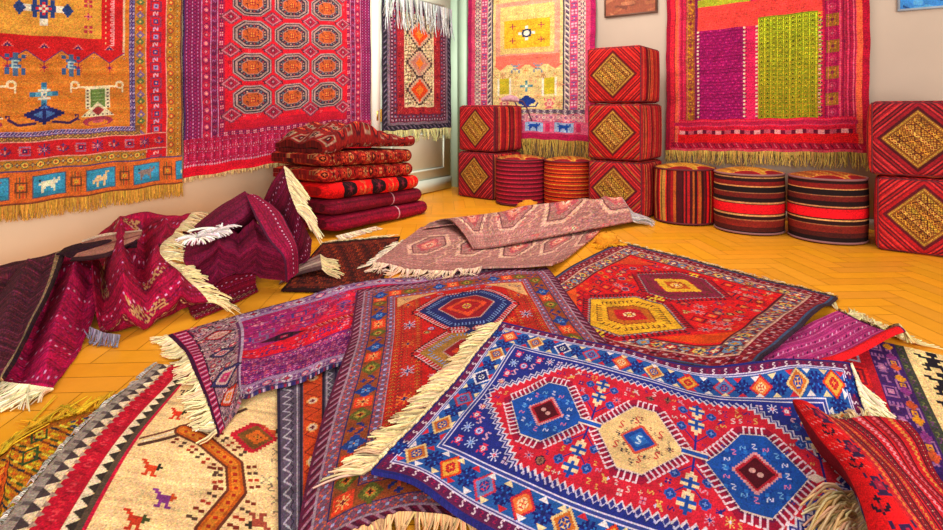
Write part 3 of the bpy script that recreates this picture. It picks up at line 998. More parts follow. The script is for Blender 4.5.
def pat_dark_rug():
    W, H = 150, 90
    c = Cv(W, H, '5C2018')
    for j, y in enumerate(range(4, H, 7)):
        for i, x in enumerate(range(4, W, 7)):
            c.spr(['quad', 'cross'][(i + j) % 2], x, y, 1.2, [['8C3820', '3C1414', 'A84C28'][(i + j * 2) % 3], '7C2C1C', '2C1010'])
    c.frame(0, 4, '3A1418'); c.frame(6, 10, '7C3424')
    return c.done(0.12, 0.04, 13)


def pat_plum(W=160, H=160, base='8C1850', seed=1, dots=True, band=True):
    c = Cv(W, H, base, 1.0)
    b = hx(base)
    for y in range(0, H, 4):
        c.rect(0, y, W, y + 2, b * [0.9, 1.08, 1.0, 0.82][(y // 4) % 4])
    if dots:
        for y in range(14, H, 34):
            for x in range(4, W, 9):
                c.rect(x, y + (x // 9) % 2 * 3, x + 3, y + 2 + (x // 9) % 2 * 3, 'D8A0C0')
            for x in range(2, W, 6):
                c.rect(x, y + 11, x + 2, y + 12, 'B04888')
    if band:
        c.rect(0, H - 26, W, H - 10, b * 0.8)
        for x in range(6, W, 12):
            c.spr('vine', x, H - 18, 2.0, ['D8B088', 'B85C70'])
    return c.done(0.10, 0.06, seed)


# ---------------------------------------------------------------- the rugs on the walls
def pat_prayer():
    W, H = 520, 692
    c = Cv(W, H, 'CC8438', 1.0)
    X = W / 2
    c.frame(0, 4, '7C4C40'); c.frame(4, 34, 'BC8438'); c.frame(17, 19, 'A86C30')
    for x, y, r, i in c.sides(11, 44, 58):
        c.spr('cross', x, y, 2.0, [('7C5C38', 'D8A858', '4C6070'), ('A84C30', '6C7048', 'D8B878')][i % 2])
    for x, y, r, i in c.sides(26, 30, 40):
        c.spr('ros', x, y, 1.9, [('A86430', 'D8A048', '6C7C58'), ('8C6048', 'C8582C', 'D8B060')][i % 2])
    c.frame(34, 36, 'D89C8C'); c.frame(36, 78, 'C82834'); c.frame(76, 78, 'D89C8C')
    for x, y, r, i in c.sides(57, 12, 17):
        c.spr('box', x, y, 3.4, [('8C3C58', 'A890B0', '4C4C80'), ('9C4860', '5C4C80', 'D89890')][i % 2], r)
        for s in (-1, 1):
            c.spr('Z', x + (s * 18 if r in (0, 2) else 0), y + (s * 18 if r in (1, 3) else 0), 2.2, [['B8A0C0'], ['E0A8A8']][i % 2], r)
    c.frame(78, 100, 'B88038'); c.frame(88, 90, '9C6834')
    for x, y, r, i in c.sides(89, 26, 36):
        c.dia(x, y, 7, 8, ['6C7C50', 'C05C34', '8C7090'][i % 3], 2); c.dia(x, y, 3, 3, 'D8B060')
    c.frame(100, 111, '644474')
    for x, y, r, i in c.sides(105.5, 44, 62):
        c.spr('Z', x, y, 1.7, [('C0A8B8',), ('8C84A8',)][i % 2], r)
    # panel border at the foot with animals on blue
    c.rect(0, H - 62, W, H - 4, 'D07438'); c.rect(0, H - 4, W, H, '8C5038'); c.rect(0, H - 64, W, H - 61, '6C5070')
    for k in range(-3, 4):
        x = X + 8 + k * 88
        c.rect(x - 27, H - 53, x + 27, H - 10, '6C6470'); c.rect(x - 25, H - 51, x + 25, H - 12, '4C9CB8'); c.rect(x - 25, H - 20, x + 25, H - 12, '4088A0')
        c.spr('camel' if k % 2 else 'goat', x, H - 31, 3.8, [['D8D4B8', 'D8BC90', '8C7C78'][k % 3], '3C5060'], 0)
        for q in range(-8, 9, 5):
            c.rect(x + 44 + q, H - 52, x + 46 + q, H - 12, ['9C6438', '6C6448', 'B84C38'][(q + 8) // 5 % 3])
        c.spr('box', x + 44, H - 32, 2.8, ['7C5038', 'C8983C', '5C6C60'])
    y = H - 64
    c.rect(78, y - 20, W - 78, y, 'B88038'); c.row(78, y - 10, W - 78, y - 10, 30, ['ros', 'cross'], 2.0, [('6C7050', 'D8B058', 'A84C30'), ('8C4830', '5C6C70', 'D8B878')])
    c.rect(36, y - 52, W - 36, y - 20, 'C42C34')
    c.row(36, y - 36, W - 36, y - 36, 15, ['box', 'star', 'anchor'], 2.6, [('A87088', '5C3464', 'D8A8A0'), ('484878', 'C88088'), ('584878', 'D89088')])
    c.row(36, y - 36, W - 36, y - 36, 30, ['Z'], 1.6, [('D88880',), ('7C2848',)])
    c.rect(36, y - 54, W - 36, y - 52, 'D89C8C'); c.rect(36, y - 21, W - 36, y - 19, 'D89C8C')
    c.rect(90, y - 74, W - 90, y - 54, '8C6448'); c.rect(100, y - 74, W - 100, y - 62, '644474')
    c.row(100, y - 68, W - 100, y - 68, 60, ['Z'], 1.8, [('C0A0B0',), ('A098B8',)]); c.row(90, y - 58, W - 90, y - 58, 40, ['cross'], 1.5, [('D8B060', '6C7050', 'C85838')])
    fy = y - 74
    c.rect(111, 111, W - 111, fy, 'CC8438')
    for yy in range(111, int(fy), 9):                         # abrash of the gold ground
        c.rect(111, yy, W - 111, yy + 4, ['D08C40', 'C87C34', 'CC843C'][(yy // 9) % 3])
    zb = lambda d: H - d
    c.rect(X - 137, 120, X + 137, zb(290), 'C82C30')
    for s in (-1, 1):
        c.rect(X + s * 139 - 2, 120, X + s * 139 + 2, zb(286), 'D8B898')
    c.rect(X - 97, 120, X + 97, zb(318), 'D09A48')
    for yy in range(130, int(zb(300)), 11):
        for s in (-1, 1):
            c.spr('E', X + s * 117, yy, 2.0, ['E8A0A0'], 0 if s < 0 else 2); c.rect(X + s * 105 - 1, yy - 2, X + s * 105 + 1, yy + 2, 'D8B080')
    for k in range(-2, 3):
        x = X + k * 56
        c.poly([(x - 28, zb(292)), (x + 28, zb(292)), (x, zb(268))], 'C82C30'); c.line([(x - 28, zb(291)), (x, zb(268)), (x + 28, zb(291))], 2, '7C4470')
        c.spr('arrow', x, zb(300), 2.6, ['D87870', '5C3468', 'D8A878']); c.spr('star', x, zb(258), 1.9, ['B83C40', '6C3C70']); c.spr('cross', x + 28, zb(280), 2, ['B84C44', 'D8A060', '7C4C70'])
    c.spr('cross', X, zb(370), 13, ['D8CDB8', '3C5080', 'C83C40']); c.spr('H', X, zb(370), 7, ['3C5080', 'C83848']); c.spr('cross', X, zb(370), 5, ['C83848', 'D8CDB8', 'C83848'])
    for s in (-1, 1):
        c.dia(X + s * 38, zb(370), 8, 12, '3C5080', 2)
        for q, nm in ((336, 'quad'), (362, 'cross'), (388, 'quad'), (408, 'star')):
            c.spr(nm, X + s * 74, zb(q), 3, ['B84450', 'D0707C', '7C3860'])
        c.spr('lamp', X + s * 44, zb(262), 6.2, ['4C6890', '88A0B0']); c.rect(X + s * 44 - 4, zb(284), X + s * 44 + 4, zb(240), '5C7490'); c.spr('E', X + s * 44, zb(262), 3, ['A8B8B8'])
        x = X + s * 90
        c.rect(x - 40, zb(222), x + 40, zb(218), 'DCC8A4')
        for q in (-1, 1):
            c.ell(x + q * 40, zb(224), 8, 8, 'DCC8A4'); c.ell(x + q * 40, zb(223), 4.5, 4.5, 'CC8438'); c.rect(x + q * 46 - 2, zb(222), x + q * 46 + 1, zb(208), 'DCC8A4')
        c.rect(x - 22, zb(218), x + 22, zb(176), 'D8CBA8'); c.rect(x - 13, zb(216), x + 13, zb(178), '74884C')
        c.poly([(x - 30, zb(160)), (x, zb(190)), (x + 30, zb(160))], 'D8CBA8'); c.dia(x, zb(172), 9, 8, 'A84848', 2)
        for yy in range(180, 218, 7):
            for q in (-18, 18):
                c.rect(x + q - 2, zb(yy), x + q + 2, zb(yy - 3), '6C5050')
            c.rect(x - 10, zb(yy), x + 10, zb(yy - 1), '9CA878')
        for q in range(-24, 25, 8):
            c.rect(x + q - 1, zb(165), x + q + 2, zb(162), '6C5050')
        c.ell(x, zb(150), 27, 10, 'A84858'); c.ell(x, zb(147), 18, 6, 'CC8438'); c.ell(x, zb(150), 10, 3, 'C86870')
        c.line([(X + s * 14, zb(152)), (X + s * 40, zb(148)), (X + s * 54, zb(158))], 5, '54345C'); c.spr('hook', X + s * 54, zb(160), 2.4, ['54345C'])
    c.spr('cross', X, zb(206), 9, ['447C98', '6CA0B0', 'D8D0B8']); c.spr('H', X, zb(206), 4, ['D8D0B8', '447C98'], 1)
    c.dia(X, zb(168), 30, 15, '34346C', 3); c.dia(X, zb(168), 15, 7, '5878A8', 2); c.rect(X - 3, zb(186), X + 3, zb(148), '34346C'); c.spr('arrow', X, zb(184), 2.4, ['34346C', '5878A8', '34346C'])
    c.fill(['star', 'cross', 'Z', 'quad'], 2.0, [('A85848', '645878', 'D8B060'), ('646C90', 'B87048', 'D8C088'), ('8C5C48', 'D8B878')], 150, 4, 114, zb(300), W - 114, fy, None, 7)
    return c.done(0.08, 0.035, 14)


def pat_guls():
    W, H = 560, 752
    c = Cv(W, H, 'C0243C', 1.0)
    c.frame(0, 4, '5C3468'); c.frame(4, 40, '8C2858')
    for d, cs in ((7, ['B87CA8', '5C3068']), (13, ['6C2860', 'A83878']), (19, ['C890B0', '7C2C64']), (25, ['5C2860', 'B04078']), (32, ['B87CA0', '7C2458'])):
        c.dash(d, d + 2.5, cs, 4)
    c.frame(40, 42, 'C08CA8'); c.frame(42, 62, 'A82450')
    for x, y, r, i in c.sides(52, 26, 34):
        c.spr('ros', x, y, 2.2, [('D0404C', 'A82C58', 'D89098'), ('7C2858', 'C86078', 'E0A090')][i % 2])
    c.frame(62, 64, 'C08CA8'); c.frame(64, 78, '842850')
    for x, y, r, i in c.sides(71, 60, 80):
        c.spr('Z', x, y, 1.7, [('C03458',), ('B070A0',), ('5C2458',)][i % 3], r)
    c.frame(78, 80, 'C08CA8'); c.frame(80, 96, 'A82850')
    for x, y, r, i in c.sides(88, 40, 54):
        c.spr('quad', x, y, 1.7, [('D898A0', '7C2458'), ('5C2C58', 'C85068')][i % 2])
    # extra rows at the foot
    c.rect(0, H - 84, W, H, 'B02048'); c.rect(0, H - 22, W, H, 'D01C38')
    for k, yy in enumerate(range(H - 82, H - 22, 7)):
        c.row(0, yy, W, yy, 84, ['Z', 'cross', 'S'][k % 3:k % 3 + 1], 1.2, [('D0688C', 'B83058', '8C2458'), ('7C2458', 'C85878', 'D898A8'), ('B83460', '6C2458', 'D8809C')])
    c.row(0, H - 24, W, H - 24, 90, ['cross'], 1.0, [('E8C0C8', 'D8A0B0', 'E8C0C8')]); c.row(0, H - 60, W, H - 60, 90, ['cross'], 0.9, [('E0B0BC', 'D8A0B0', 'E0B0BC')])
    xa, xb = 97, W - 92
    c.rect(xa, 97, xb, H - 118, 'D4263A')
    cols = [169, 284, 397]
    rows = [H - 166 - 79 * k for k in range(7)]
    for y in rows:
        for x in cols:
            c.octo(x, y, 54, 35, '9C4C58'); c.octo(x, y, 52, 33.5, 'B09490'); c.octo(x, y, 48.5, 31, '302838'); c.octo(x, y, 45.5, 28.5, 'B09088'); c.octo(x, y, 40, 25, '544050')
            for a in range(22):
                t = a / 22 * 6.283
                c.rect(x + 35 * math.cos(t) - 2, y + 21.5 * math.sin(t) - 1.5, x + 35 * math.cos(t) + 2, y + 21.5 * math.sin(t) + 1.5, ['C09880', '6C8088', 'B85048'][a % 3])
            c.octo(x, y, 30, 18, 'B08078'); c.octo(x, y, 27, 16, 'C06838')
            for qx in (-1, 1):
                for qy in (-1, 1):
                    c.spr('hook', x + qx * 15, y + qy * 8, 1.8, ['6C2C38'])
            c.rect(x - 8, y - 7, x + 8, y + 7, 'A82C38'); c.spr('quad', x, y, 2.2, ['D89048', '6C2C38'])
    for y in [r + 39.5 for r in rows[1:]] + [rows[0] + 36]:
        for x in (112, 226, 341, 452):
            c.dia(x, y, 26, 17, '8C4458', 3); c.dia(x, y, 22, 14, 'C08088', 2); c.dia(x, y, 17, 11, 'B0304C', 2); c.spr('star', x, y, 2.0, ['44283C', 'C898A0'])
            for qx in (-1, 1):
                c.spr('hook', x + qx * 26, y, 1.8, ['5C2438'])
    c.fill(['cross', 'Z', 'quad'], 1.3, [('A81C38', 'D86060', '7C1C38'), ('E06870', '8C2440')], 1200, 3, xa, 97, xb, H - 118, 'D4263A', 3)
    return c.done(0.09, 0.03, 15)


def pat_doorrug():
    W, H = 150, 230
    c = Cv(W, H, '8C2838')
    c.frame(0, 9, '463C4C'); c.barber(2, 8, ['3C3444', '7C7080', '302838'], 3)
    c.frame(9, 14, '8C7884'); c.frame(14, 28, '7C3850')
    c.dash(16, 19, ['B890A0', '4C3048'], 3); c.dash(22, 25, ['B04C58', '4C3858', '8C8098'], 3)
    c.frame(28, 42, 'A8343C')
    c.fill(['Z', 'cross'], 1.4, [('C85050', '7C2434', 'D88080'), ('6C2034', 'B84040', 'C87070')], 500, 2, 28, 28, W - 28, H - 28, 'A8343C', 2)
    c.rect(42, 26, W - 42, H - 40, 'DCC8A4')
    for j, y in enumerate(range(30, H - 42, 7)):
        for i, x in enumerate(range(46, W - 42, 7)):
            c.spr(['hook', 'H', 'E'][(i + j) % 3], x, y, 1.2, [['5C4438', '8C5040', '6C6048'][(i * 2 + j) % 3], '8C3C34'], (i + j) % 4)
    for y, col in ((60, 'D8582C'), (112, 'C08878'), (160, 'D8582C')):
        c.dia(75, y, 27, 25, '5C4848', 4); c.dia(75, y, 22, 21, 'C8A890', 4); c.dia(75, y, 17, 18, col, 3); c.dia(75, y, 7, 8, 'E08838', 2)
    return c.done(0.10, 0.04, 16)


def pat_pale_prayer():
    W, H = 250, 380
    c = Cv(W, H, 'E0C48C', 1.5)
    X = W / 2
    c.frame(0, 9, 'B42C68'); c.frame(9, 17, 'D8607C')
    c.frame(17, 30, 'D8C0B0')
    for x, y, r, i in c.sides(23, 20, 34):
        c.spr('lamp', x, y, 2, [('7C6C78', 'D07C8C'), ('B06078', '7C88A0')][i % 2], r)
    c.frame(30, 44, 'D05C80')
    for x, y, r, i in c.sides(37, 14, 22):
        c.spr(['quad', 'H'][i % 2], x, y, 2, [('E8B8C4', '8C4C80', 'C8A8B8'), ('7C6CA0', 'F0C8C8')][i % 2], r)
    c.frame(44, 54, 'C8B4A8'); c.barber(46, 52, ['5C5468', 'E0CCBC', '8C7080'], 4)
    c.frame(54, 57, '4C4458')
    c.rect(0, H - 40, W, H - 14, 'D8708C'); c.rect(0, H - 14, W, H, 'C02C60')
    for k, x in enumerate((34, 88, 140, 196)):
        c.rect(x - 17, H - 38, x + 17, H - 17, 'A8B8D0'); c.spr('goat', x, H - 27, 2.6, ['2C5CA8', '4878B8']); c.rect(x + 22, H - 36, x + 30, H - 18, 'C83C68')
    c.rect(17, H - 56, W - 17, H - 42, 'D898A0'); c.row(17, H - 49, W - 17, H - 49, 16, ['cross'], 2.4, [('8C4C78', 'E8D8C8', 'C04C70'), ('E8D0C0', 'B05880', '7C88A8')])
    c.rect(17, H - 66, W - 17, H - 57, '8C7484'); c.row(17, H - 61, W - 17, H - 61, 34, ['Z'], 1.5, [('E0D0C8',), ('4C4458',)])
    yb = H - 66
    c.rect(57, 57, W - 57, yb, 'E0C890')
    c.rect(62, 70, W - 62, 214, 'E4A890'); c.rect(72, 80, W - 72, 188, 'E0C484')
    c.rect(80, 112, W - 80, 176, 'E8B83C')
    c.spr('cross', X, 143, 6.6, ['E8E0D0', '3C4C6C', 'E8E0D0']); c.spr('quad', X, 143, 3.4, ['3C4C6C', 'E8E0D0']); c.ell(X, 143, 6, 6, 'E8DCC8')
    for a in (-28, 28):
        for b in (-16, 16):
            c.spr('cross', X + a, 143 + b, 2.6, ['9C2850', 'C85060', '6C3C60'])
    c.rect(62, 192, W - 62, 214, 'EC8470')
    for k in range(4):
        c.poly([(72 + k * 36 - 14, 214), (72 + k * 36 + 14, 214), (72 + k * 36, 226)], 'EC8470')
    for s in (-1, 1):
        c.spr('lamp', X + s * 22, 222, 3.6, ['8C98A0', 'C0B8A8'])
        c.rect(X + s * 44 - 10, 244, X + s * 44 + 10, 280, 'C8B83C'); c.rect(X + s * 44 - 14, 244, X + s * 44 - 10, 284, 'E8E0C8'); c.rect(X + s * 44 + 10, 244, X + s * 44 + 14, 284, 'E8E0C8')
        c.spr('vase', X + s * 44, 300, 3, ['D87880', 'E8C0A8', 'B85870'])
    c.spr('cross', X, 262, 5, ['5C94A0', '8CB0A8', 'E8E0C8'])
    c.dia(X, 296, 17, 12, '2C4C94', 3); c.line([(X - 22, 300), (X - 18, 308), (X + 18, 308), (X + 22, 300)], 3, '30407C')
    c.fill(['Z', 'cross', 'vine', 'star'], 1.6, [('C8A060', 'D88868', 'E0B870'), ('C87868', 'B8B070', 'E0C890'), ('A8A080', 'E09880'), ('D89078', 'C8B060')], 500, 3, 58, 58, W - 58, yb, 'E0C890', 5)
    return c.done(0.10, 0.04, 17)


def pat_patchwork():
    W, H = 300, 390
    c = Cv(W, H, 'C42C50', 1.5)
    def col(u0, u1, cc):
        c.rect(u0 * W, 0, u1 * W, H, cc)
    col(0, .025, 'A81C40'); col(.025, .05, 'D83448'); col(.05, .075, 'E87050')
    for k, u in enumerate(np.arange(.075, .115, .013)):
        col(u, u + .008, ['E04868', 'B82050'][k % 2])
    col(.115, .165, 'A86838')
    for y in range(0, H, 12):
        c.spr(['vine', 'S', 'cross'][y // 12 % 3], .14 * W, y, 2.2, ['C89030', '8C2848', 'D8A840'])
    col(.165, .18, '8C2458')
    y0, y1 = .52 * H, .87 * H       # two big patches
    c.rect(.18 * W, 0, .80 * W, H * .88, 'D03068')
    c.rect(.18 * W, .40 * H, .80 * W, .50 * H, 'EC5850'); c.rect(.18 * W, .37 * H, .46 * W, .40 * H, 'B8B83C')
    c.rect(.18 * W, .2 * H, .80 * W, .37 * H, 'C83478'); c.rect(.5 * W, .05 * H, .78 * W, .36 * H, 'D84858')
    c.rect(.18 * W, .50 * H, .43 * W, y1, 'A81C6C')
    for y in range(int(.505 * H), int(y1), 5):
        for x in range(int(.185 * W), int(.43 * W), 5):
            c.rect(x, y, x + 2, y + 2, ['C83C84', '901460', 'B82C70'][(x // 5 + y // 5) % 3])
        c.rect(.18 * W, y + 3, .43 * W, y + 4, '8C1458')
    c.rect(.43 * W, .50 * H, .49 * W, y1, 'DC3468')
    for y in range(int(.5 * H), int(y1), 6):
        for u in (.183, .43, .492, .788):
            c.rect(u * W - 1.5, y, u * W + 1.5, y + 3, 'E8C8B0'); c.rect(u * W + 1.5, y + 2, u * W + 3.5, y + 4, '5C2C50')
    c.rect(.50 * W, .47 * H, .78 * W, y1, '909424')
    for j, y in enumerate(range(int(.475 * H), int(y1), 7)):
        f = min(1, max(0, (y - .47 * H) / (.40 * H)))
        cc = hx('D4DC3C') * (1 - f) + hx('C8A030') * f
        for i, x in enumerate(range(int(.50 * W), int(.78 * W), 9)):
            c.rect(x, y, x + 1.6, y + 7, cc); c.rect(x, y, x + 9, y + 1.2, cc * .85); c.ell(x + 5, y + 3.5, 1.8, 1.8, cc * 1.02); c.rect(x + 4, y + 3, x + 6, y + 5, '5C5418')
    for k, u in enumerate((.81, .825)):
        col(u, u + .008, '8C2450')
    c.rect(.815 * W, 0, .87 * W, H * .88, 'B02058')
    for k, y in enumerate(range(0, int(H * .88), 38)):
        c.rect(.815 * W, y, .87 * W, y + 18, 'A0702C')
        c.spr('vine', .842 * W, y + 9, 2.0, ['C88C38', '7C2848']); c.spr('ros', .842 * W, y + 28, 1.6, ['C84C70', 'B83058', 'D87888'])
    for k, u in enumerate(np.arange(.87, .945, .012)):
        col(u, u + .007, ['D85070', 'B02450', 'C83C5C'][k % 3])
        col(u + .008, u + .0105, '8C1C48')
    for k, u in enumerate(np.arange(.05, .94, .018)):
        if not (.165 < u < .80):
            col(u, u + .003, ['9C1C44', 'E07080', 'A83C50'][k % 3])
    col(.945, .97, 'EC7450'); col(.97, 1, 'B81C40')
    c.rect(.075 * W, y1, .94 * W, H, 'D82848'); c.rect(.05 * W, .88 * H, .95 * W, .895 * H, 'C03058')
    for k, y in enumerate(range(int(.875 * H), int(.915 * H), 4)):
        c.rect(.08 * W, y, .93 * W, y + 1, ['E86888', 'B01C48'][k % 2])
    for x in range(int(.08 * W), int(.93 * W), 15):
        c.rect(x, .915 * H, x + 9, .93 * H, 'E8A0A0' if x // 15 % 2 else 'C86070'); c.rect(x + 9, .915 * H, x + 15, .93 * H, '7C2040')
    c.rect(.07 * W, .93 * H, .95 * W, .965 * H, 'E4242C'); c.rect(.03 * W, .965 * H, .97 * W, H, 'B42044')
    for x in range(int(.04 * W), int(.96 * W), 7):
        c.line([(x, .97 * H), (x + 4, .985 * H)], 1.3, ['E06C78', '6C1838'][x // 7 % 2])
    c.rect(.03 * W, .99 * H, .97 * W, H, 'D85868')
    for y in range(0, H, 3):                                  # weft lines
        c.rect(0, y, W, y + 1, 'C42C50') if False else None
    c.a[::4] *= .88
    return c.done(0.10, 0.03, 18)
# ================================================================ the room
def wall_pt(px, n, q):
    r = np.array([(px - CX) / F, 1.0, 0])
    return r * (q / float(r @ n))


WALL_WARM = mat_plain('aged_cream_plaster', 'F2DEC2', rough=0.9, var=0.06, scale=2.2, bump=0.04, spec=0.1)
WALL_TAUPE = mat_plain('taupe_plaster', 'C2AE9C', rough=0.9, var=0.06, scale=2.0, bump=0.04, spec=0.1)
MINT = mat_plain('mint_gloss_paint', 'C2DCC0', rough=0.4, var=0.04, scale=3.0, bump=0.01, spec=0.35)
MINT2 = mat_plain('pale_mint_paint', 'E2ECDA', rough=0.6, var=0.04, scale=3.0, bump=0.01, spec=0.12)
WHITE = mat_plain('white_gloss_paint', 'E6E0D4', rough=0.4, var=0.03, scale=3.0, bump=0.01)
BRASS = mat_plain('old_brass', 'B89048', rough=0.35, var=0.1, scale=40, metal=1.0)

EL = wall_pt(372, ML, QL)
s_end = float(EL @ DL)
base_l = ML * QL
TH = 0.14
UP = np.array([0, 0, 1.0])


def struct(name, vf, mat, parent=None, smooth=False):
    o = mesh_obj(name, vf[0], vf[1], mat, parent, smooth=smooth)
    if parent is None:
        o['kind'] = 'structure'
    return o


WH = 2.9
HP = wall_pt(379.5, ML, QL)                       # hinge line of the door
corner = wall_pt(468, ML, QL)
struct('wall_left', join([boxvf(base_l + DL * 0.2, DL * (s_end - 0.2), ML * TH, UP * WH),
                          boxvf(base_l + DL * s_end + UP * 2.12, DL * (float(corner @ DL) - s_end), ML * TH, UP * (WH - 2.12))]), WALL_WARM)
struct('wall_right', boxvf(NR * QR - DR * 4.7, DR * 8.7, NR * TH, UP * WH), WALL_TAUPE)
# casing at the hinge side and the mint boards of the corner
struct('trim_1', boxvf(EL - ML * 0.015, HP - EL - DL * 0.002, ML * (TH + 0.02), UP * 2.12), WHITE)
ca, cb = wall_pt(440, NR, QR), wall_pt(467.5, NR, QR)
struct('trim_2', join([boxvf(ca - NR * 0.02, (cb - ca) * 0.7, NR * 0.025, UP * 2.2), boxvf(ca + (cb - ca) * 0.72 - NR * 0.035, (cb - ca) * 0.28, NR * 0.04, UP * 2.2)]), MINT)
# the far side of the doorway
struct('wall_back', boxvf(HP + ML * 1.2 - DL * 0.6, DL * 2.4, ML * TH, UP * WH), MINT2)

# door ajar, swung outwards
r450 = np.array([(450.5 - CX) / F, 1.0, 0]); FE = r450 * 5.93
DD = FE - HP; DW = float(np.linalg.norm(DD)); DD = DD / DW
DN = np.array([DD[1], -DD[0], 0])                  # door face towards the room
if DN @ np.array([0, -1.0, 0]) < 0 and DN[0] < 0:
    DN = -DN
d0 = HP + DD * 0.012
door = struct('door_1', boxvf(d0 + UP * 0.012 - DN * 0.045, DD * (DW - 0.012), DN * 0.045, UP * 2.07), MINT2)
struct('kick_board', boxvf(d0 + UP * 0.012 + DN * 0.001, DD * (DW - 0.012), DN * 0.012, UP * 0.125), MINT2, door)
mould = []
for (a0, a1, z0, z1) in ((0.14, DW - 0.14, 0.22, 0.60), (0.14, DW - 0.14, 0.75, 1.92)):
    for (u0, u1, w0, w1) in ((a0, a1, z0, z0 + .022), (a0, a1, z1 - .022, z1), (a0, a0 + .022, z0, z1), (a1 - .022, a1, z0, z1)):
        mould.append(boxvf(d0 + DD * u0 + UP * w0 + DN * .0005, DD * (u1 - u0), DN * .007, UP * (w1 - w0)))
struct('panel_moulding', join(mould), MINT2, door)
hz = 0.735
hinge_v, hinge_f = join([boxvf(HP + UP * hz + DN * 0.0 - DD * 0.05, DD * 0.045, DN * 0.012, UP * 0.085), tube([HP + DN * .016 + UP * (hz - .01), HP + DN * .016 + UP * (hz + .1)], .011, 10),
                         boxvf(HP + UP * hz + DD * 0.012 + DN * .001, DD * 0.035, DN * 0.006, UP * 0.085)])
struct('hinge', (hinge_v, hinge_f), BRASS, door)

# parquet laid in herringbone
def parquet():
    w, n = 0.095, 4
    V, Fq, Cc = [], [], []
    g = np.random.default_rng(5)
    th = math.radians(3)
    R = np.array([[math.cos(th), -math.sin(th)], [math.sin(th), math.cos(th)]])
    gap = 0.0012

    def plank(x0, y0, x1, y1):
        q = np.array([(x0 + gap, y0 + gap), (x1 - gap, y0 + gap), (x1 - gap, y1 - gap), (x0 + gap, y1 - gap)]) @ R.T + np.array([0.3, 3.5])
        c = q.mean(0)
        if c[0] < -3.1 or c[0] > 3.6 or c[1] < 0.7 or c[1] > 7.4 or c @ NR[:2] > QR + .2 or c @ ML[:2] > QL + 1.2:
            return
        o = len(V)
        V.extend([(a, b, 0) for a, b in q]); Fq.append((o, o + 1, o + 2, o + 3))
        col = hx('F0A024') * g.uniform(0.965, 1.03) * np.array([1, g.uniform(.975, 1.02), g.uniform(.8, 1.15)])
        Cc.extend([col] * 4)
    for k in range(-60, 60):
        for m in range(-9, 9):
            x, y = k + 2 * n * m, k
            plank(x * w, y * w, (x + n) * w, (y + 1) * w)
            plank((x + n) * w, (y - n + 1) * w, (x + n + 1) * w, (y + 1) * w)
    o = len(V)
    V.extend([(-3.3, .6, -.003), (3.8, .6, -.003), (3.8, 7.6, -.003), (-3.3, 7.6, -.003)]); Fq.append((o, o + 1, o + 2, o + 3)); Cc.extend([hx('C07C1C')] * 4)
    V.extend([(-3.3, .6, -.06), (3.8, .6, -.06), (3.8, 7.6, -.06), (-3.3, 7.6, -.06)]); Fq.append((o + 7, o + 6, o + 5, o + 4)); Cc.extend([hx('C07C1C')] * 4)
    ob = mesh_obj('floor', np.array(V), np.array(Fq), M_WOOD, None, np.array(Cc), smooth=False)
    ob['kind'] = 'structure'


parquet()
bl = base_l + DL * 0.2
struct('baseboard_right', boxvf(NR * (QR - 0.016) + DR * (float(cb @ DR) + 0.01), DR * 3.6, NR * 0.016, UP * 0.07), WALL_TAUPE)


# ================================================================ rugs hung on the walls
G_WALL = 'rugs hung on the walls'


def hang(name, A, B, zA, zB, height, C, nrm, off=0.03, amp=0.008, seed=1, sag=0.0, lean=0.02):
    """A, B: floor points under the left and right edges; zA, zB: heights of the lower corners"""
    h, w = C.shape[:2]
    u = np.linspace(0, 1, w)[None, :]; v = np.linspace(0, 1, h)[:, None]
    P = np.zeros((h, w, 3))
    base = A[None, None, :] * (1 - u[..., None]) + B[None, None, :] * u[..., None]
    g = np.random.default_rng(seed)
    bump = sum(np.sin(u * f * 6.28 + g.uniform(0, 6.28) + v * g.uniform(-1, 1)) * a for f, a in ((1.3, .5), (2.7, .3), (4.6, .2)))
    d = off + amp * (0.6 + bump * 0.6) * (0.3 + v * 0.7) + lean * v * 0.5
    zb = zA * (1 - u) + zB * u - sag * np.sin(u * math.pi)
    edge_w = 0.003 * np.sin(v * 17 + g.uniform(0, 6)) + 0.0015 * np.sin(v * 51 + g.uniform(0, 6))
    P[..., :2] = (base - nrm * d[..., None])[..., :2]
    along = (B - A) / np.linalg.norm(B - A)
    P[..., :2] += (along[:2] * (edge_w * (u - .5) * 2)[..., None])
    P[..., 2] = zb + height * (1 - v) + 0.004 * np.sin(u * 37) * v
    o = slab(name, P, C, M_PILE, 0.007, -nrm, stride=4)
    return o, P


C = pat_prayer()
B = wall_pt(178.5, ML, QL); A = B - DL * 1.43
o, P = hang('wall_rug', A, B, 0.310, 0.367, 1.9, C, ML, 0.035, 0.008, 2)
tag(o, 'golden orange prayer rug with animals on blue panels, hung on left wall', 'rug', G_WALL)
fringe(o, P[-1], np.array([0, 0, -1.0]), 0.078, 'C89038', 520, 0.0035, 0.08, 6, False, 0, 11, spread=0.04)

C = pat_guls()
A = wall_pt(180.5, ML, QL); B = A + DL * 1.585
o, P = hang('wall_rug', A, B, 0.391, 0.508, 2.15, C, ML, 0.03, 0.008, 3)
tag(o, 'crimson rug with rows of octagon medallions, hung on left wall', 'rug', G_WALL)
fringe(o, P[-1], np.array([0, 0, -1.0]), 0.026, 'D8B078', 420, 0.0022, 0.3, 6, False, 0, 12, spread=0.1)

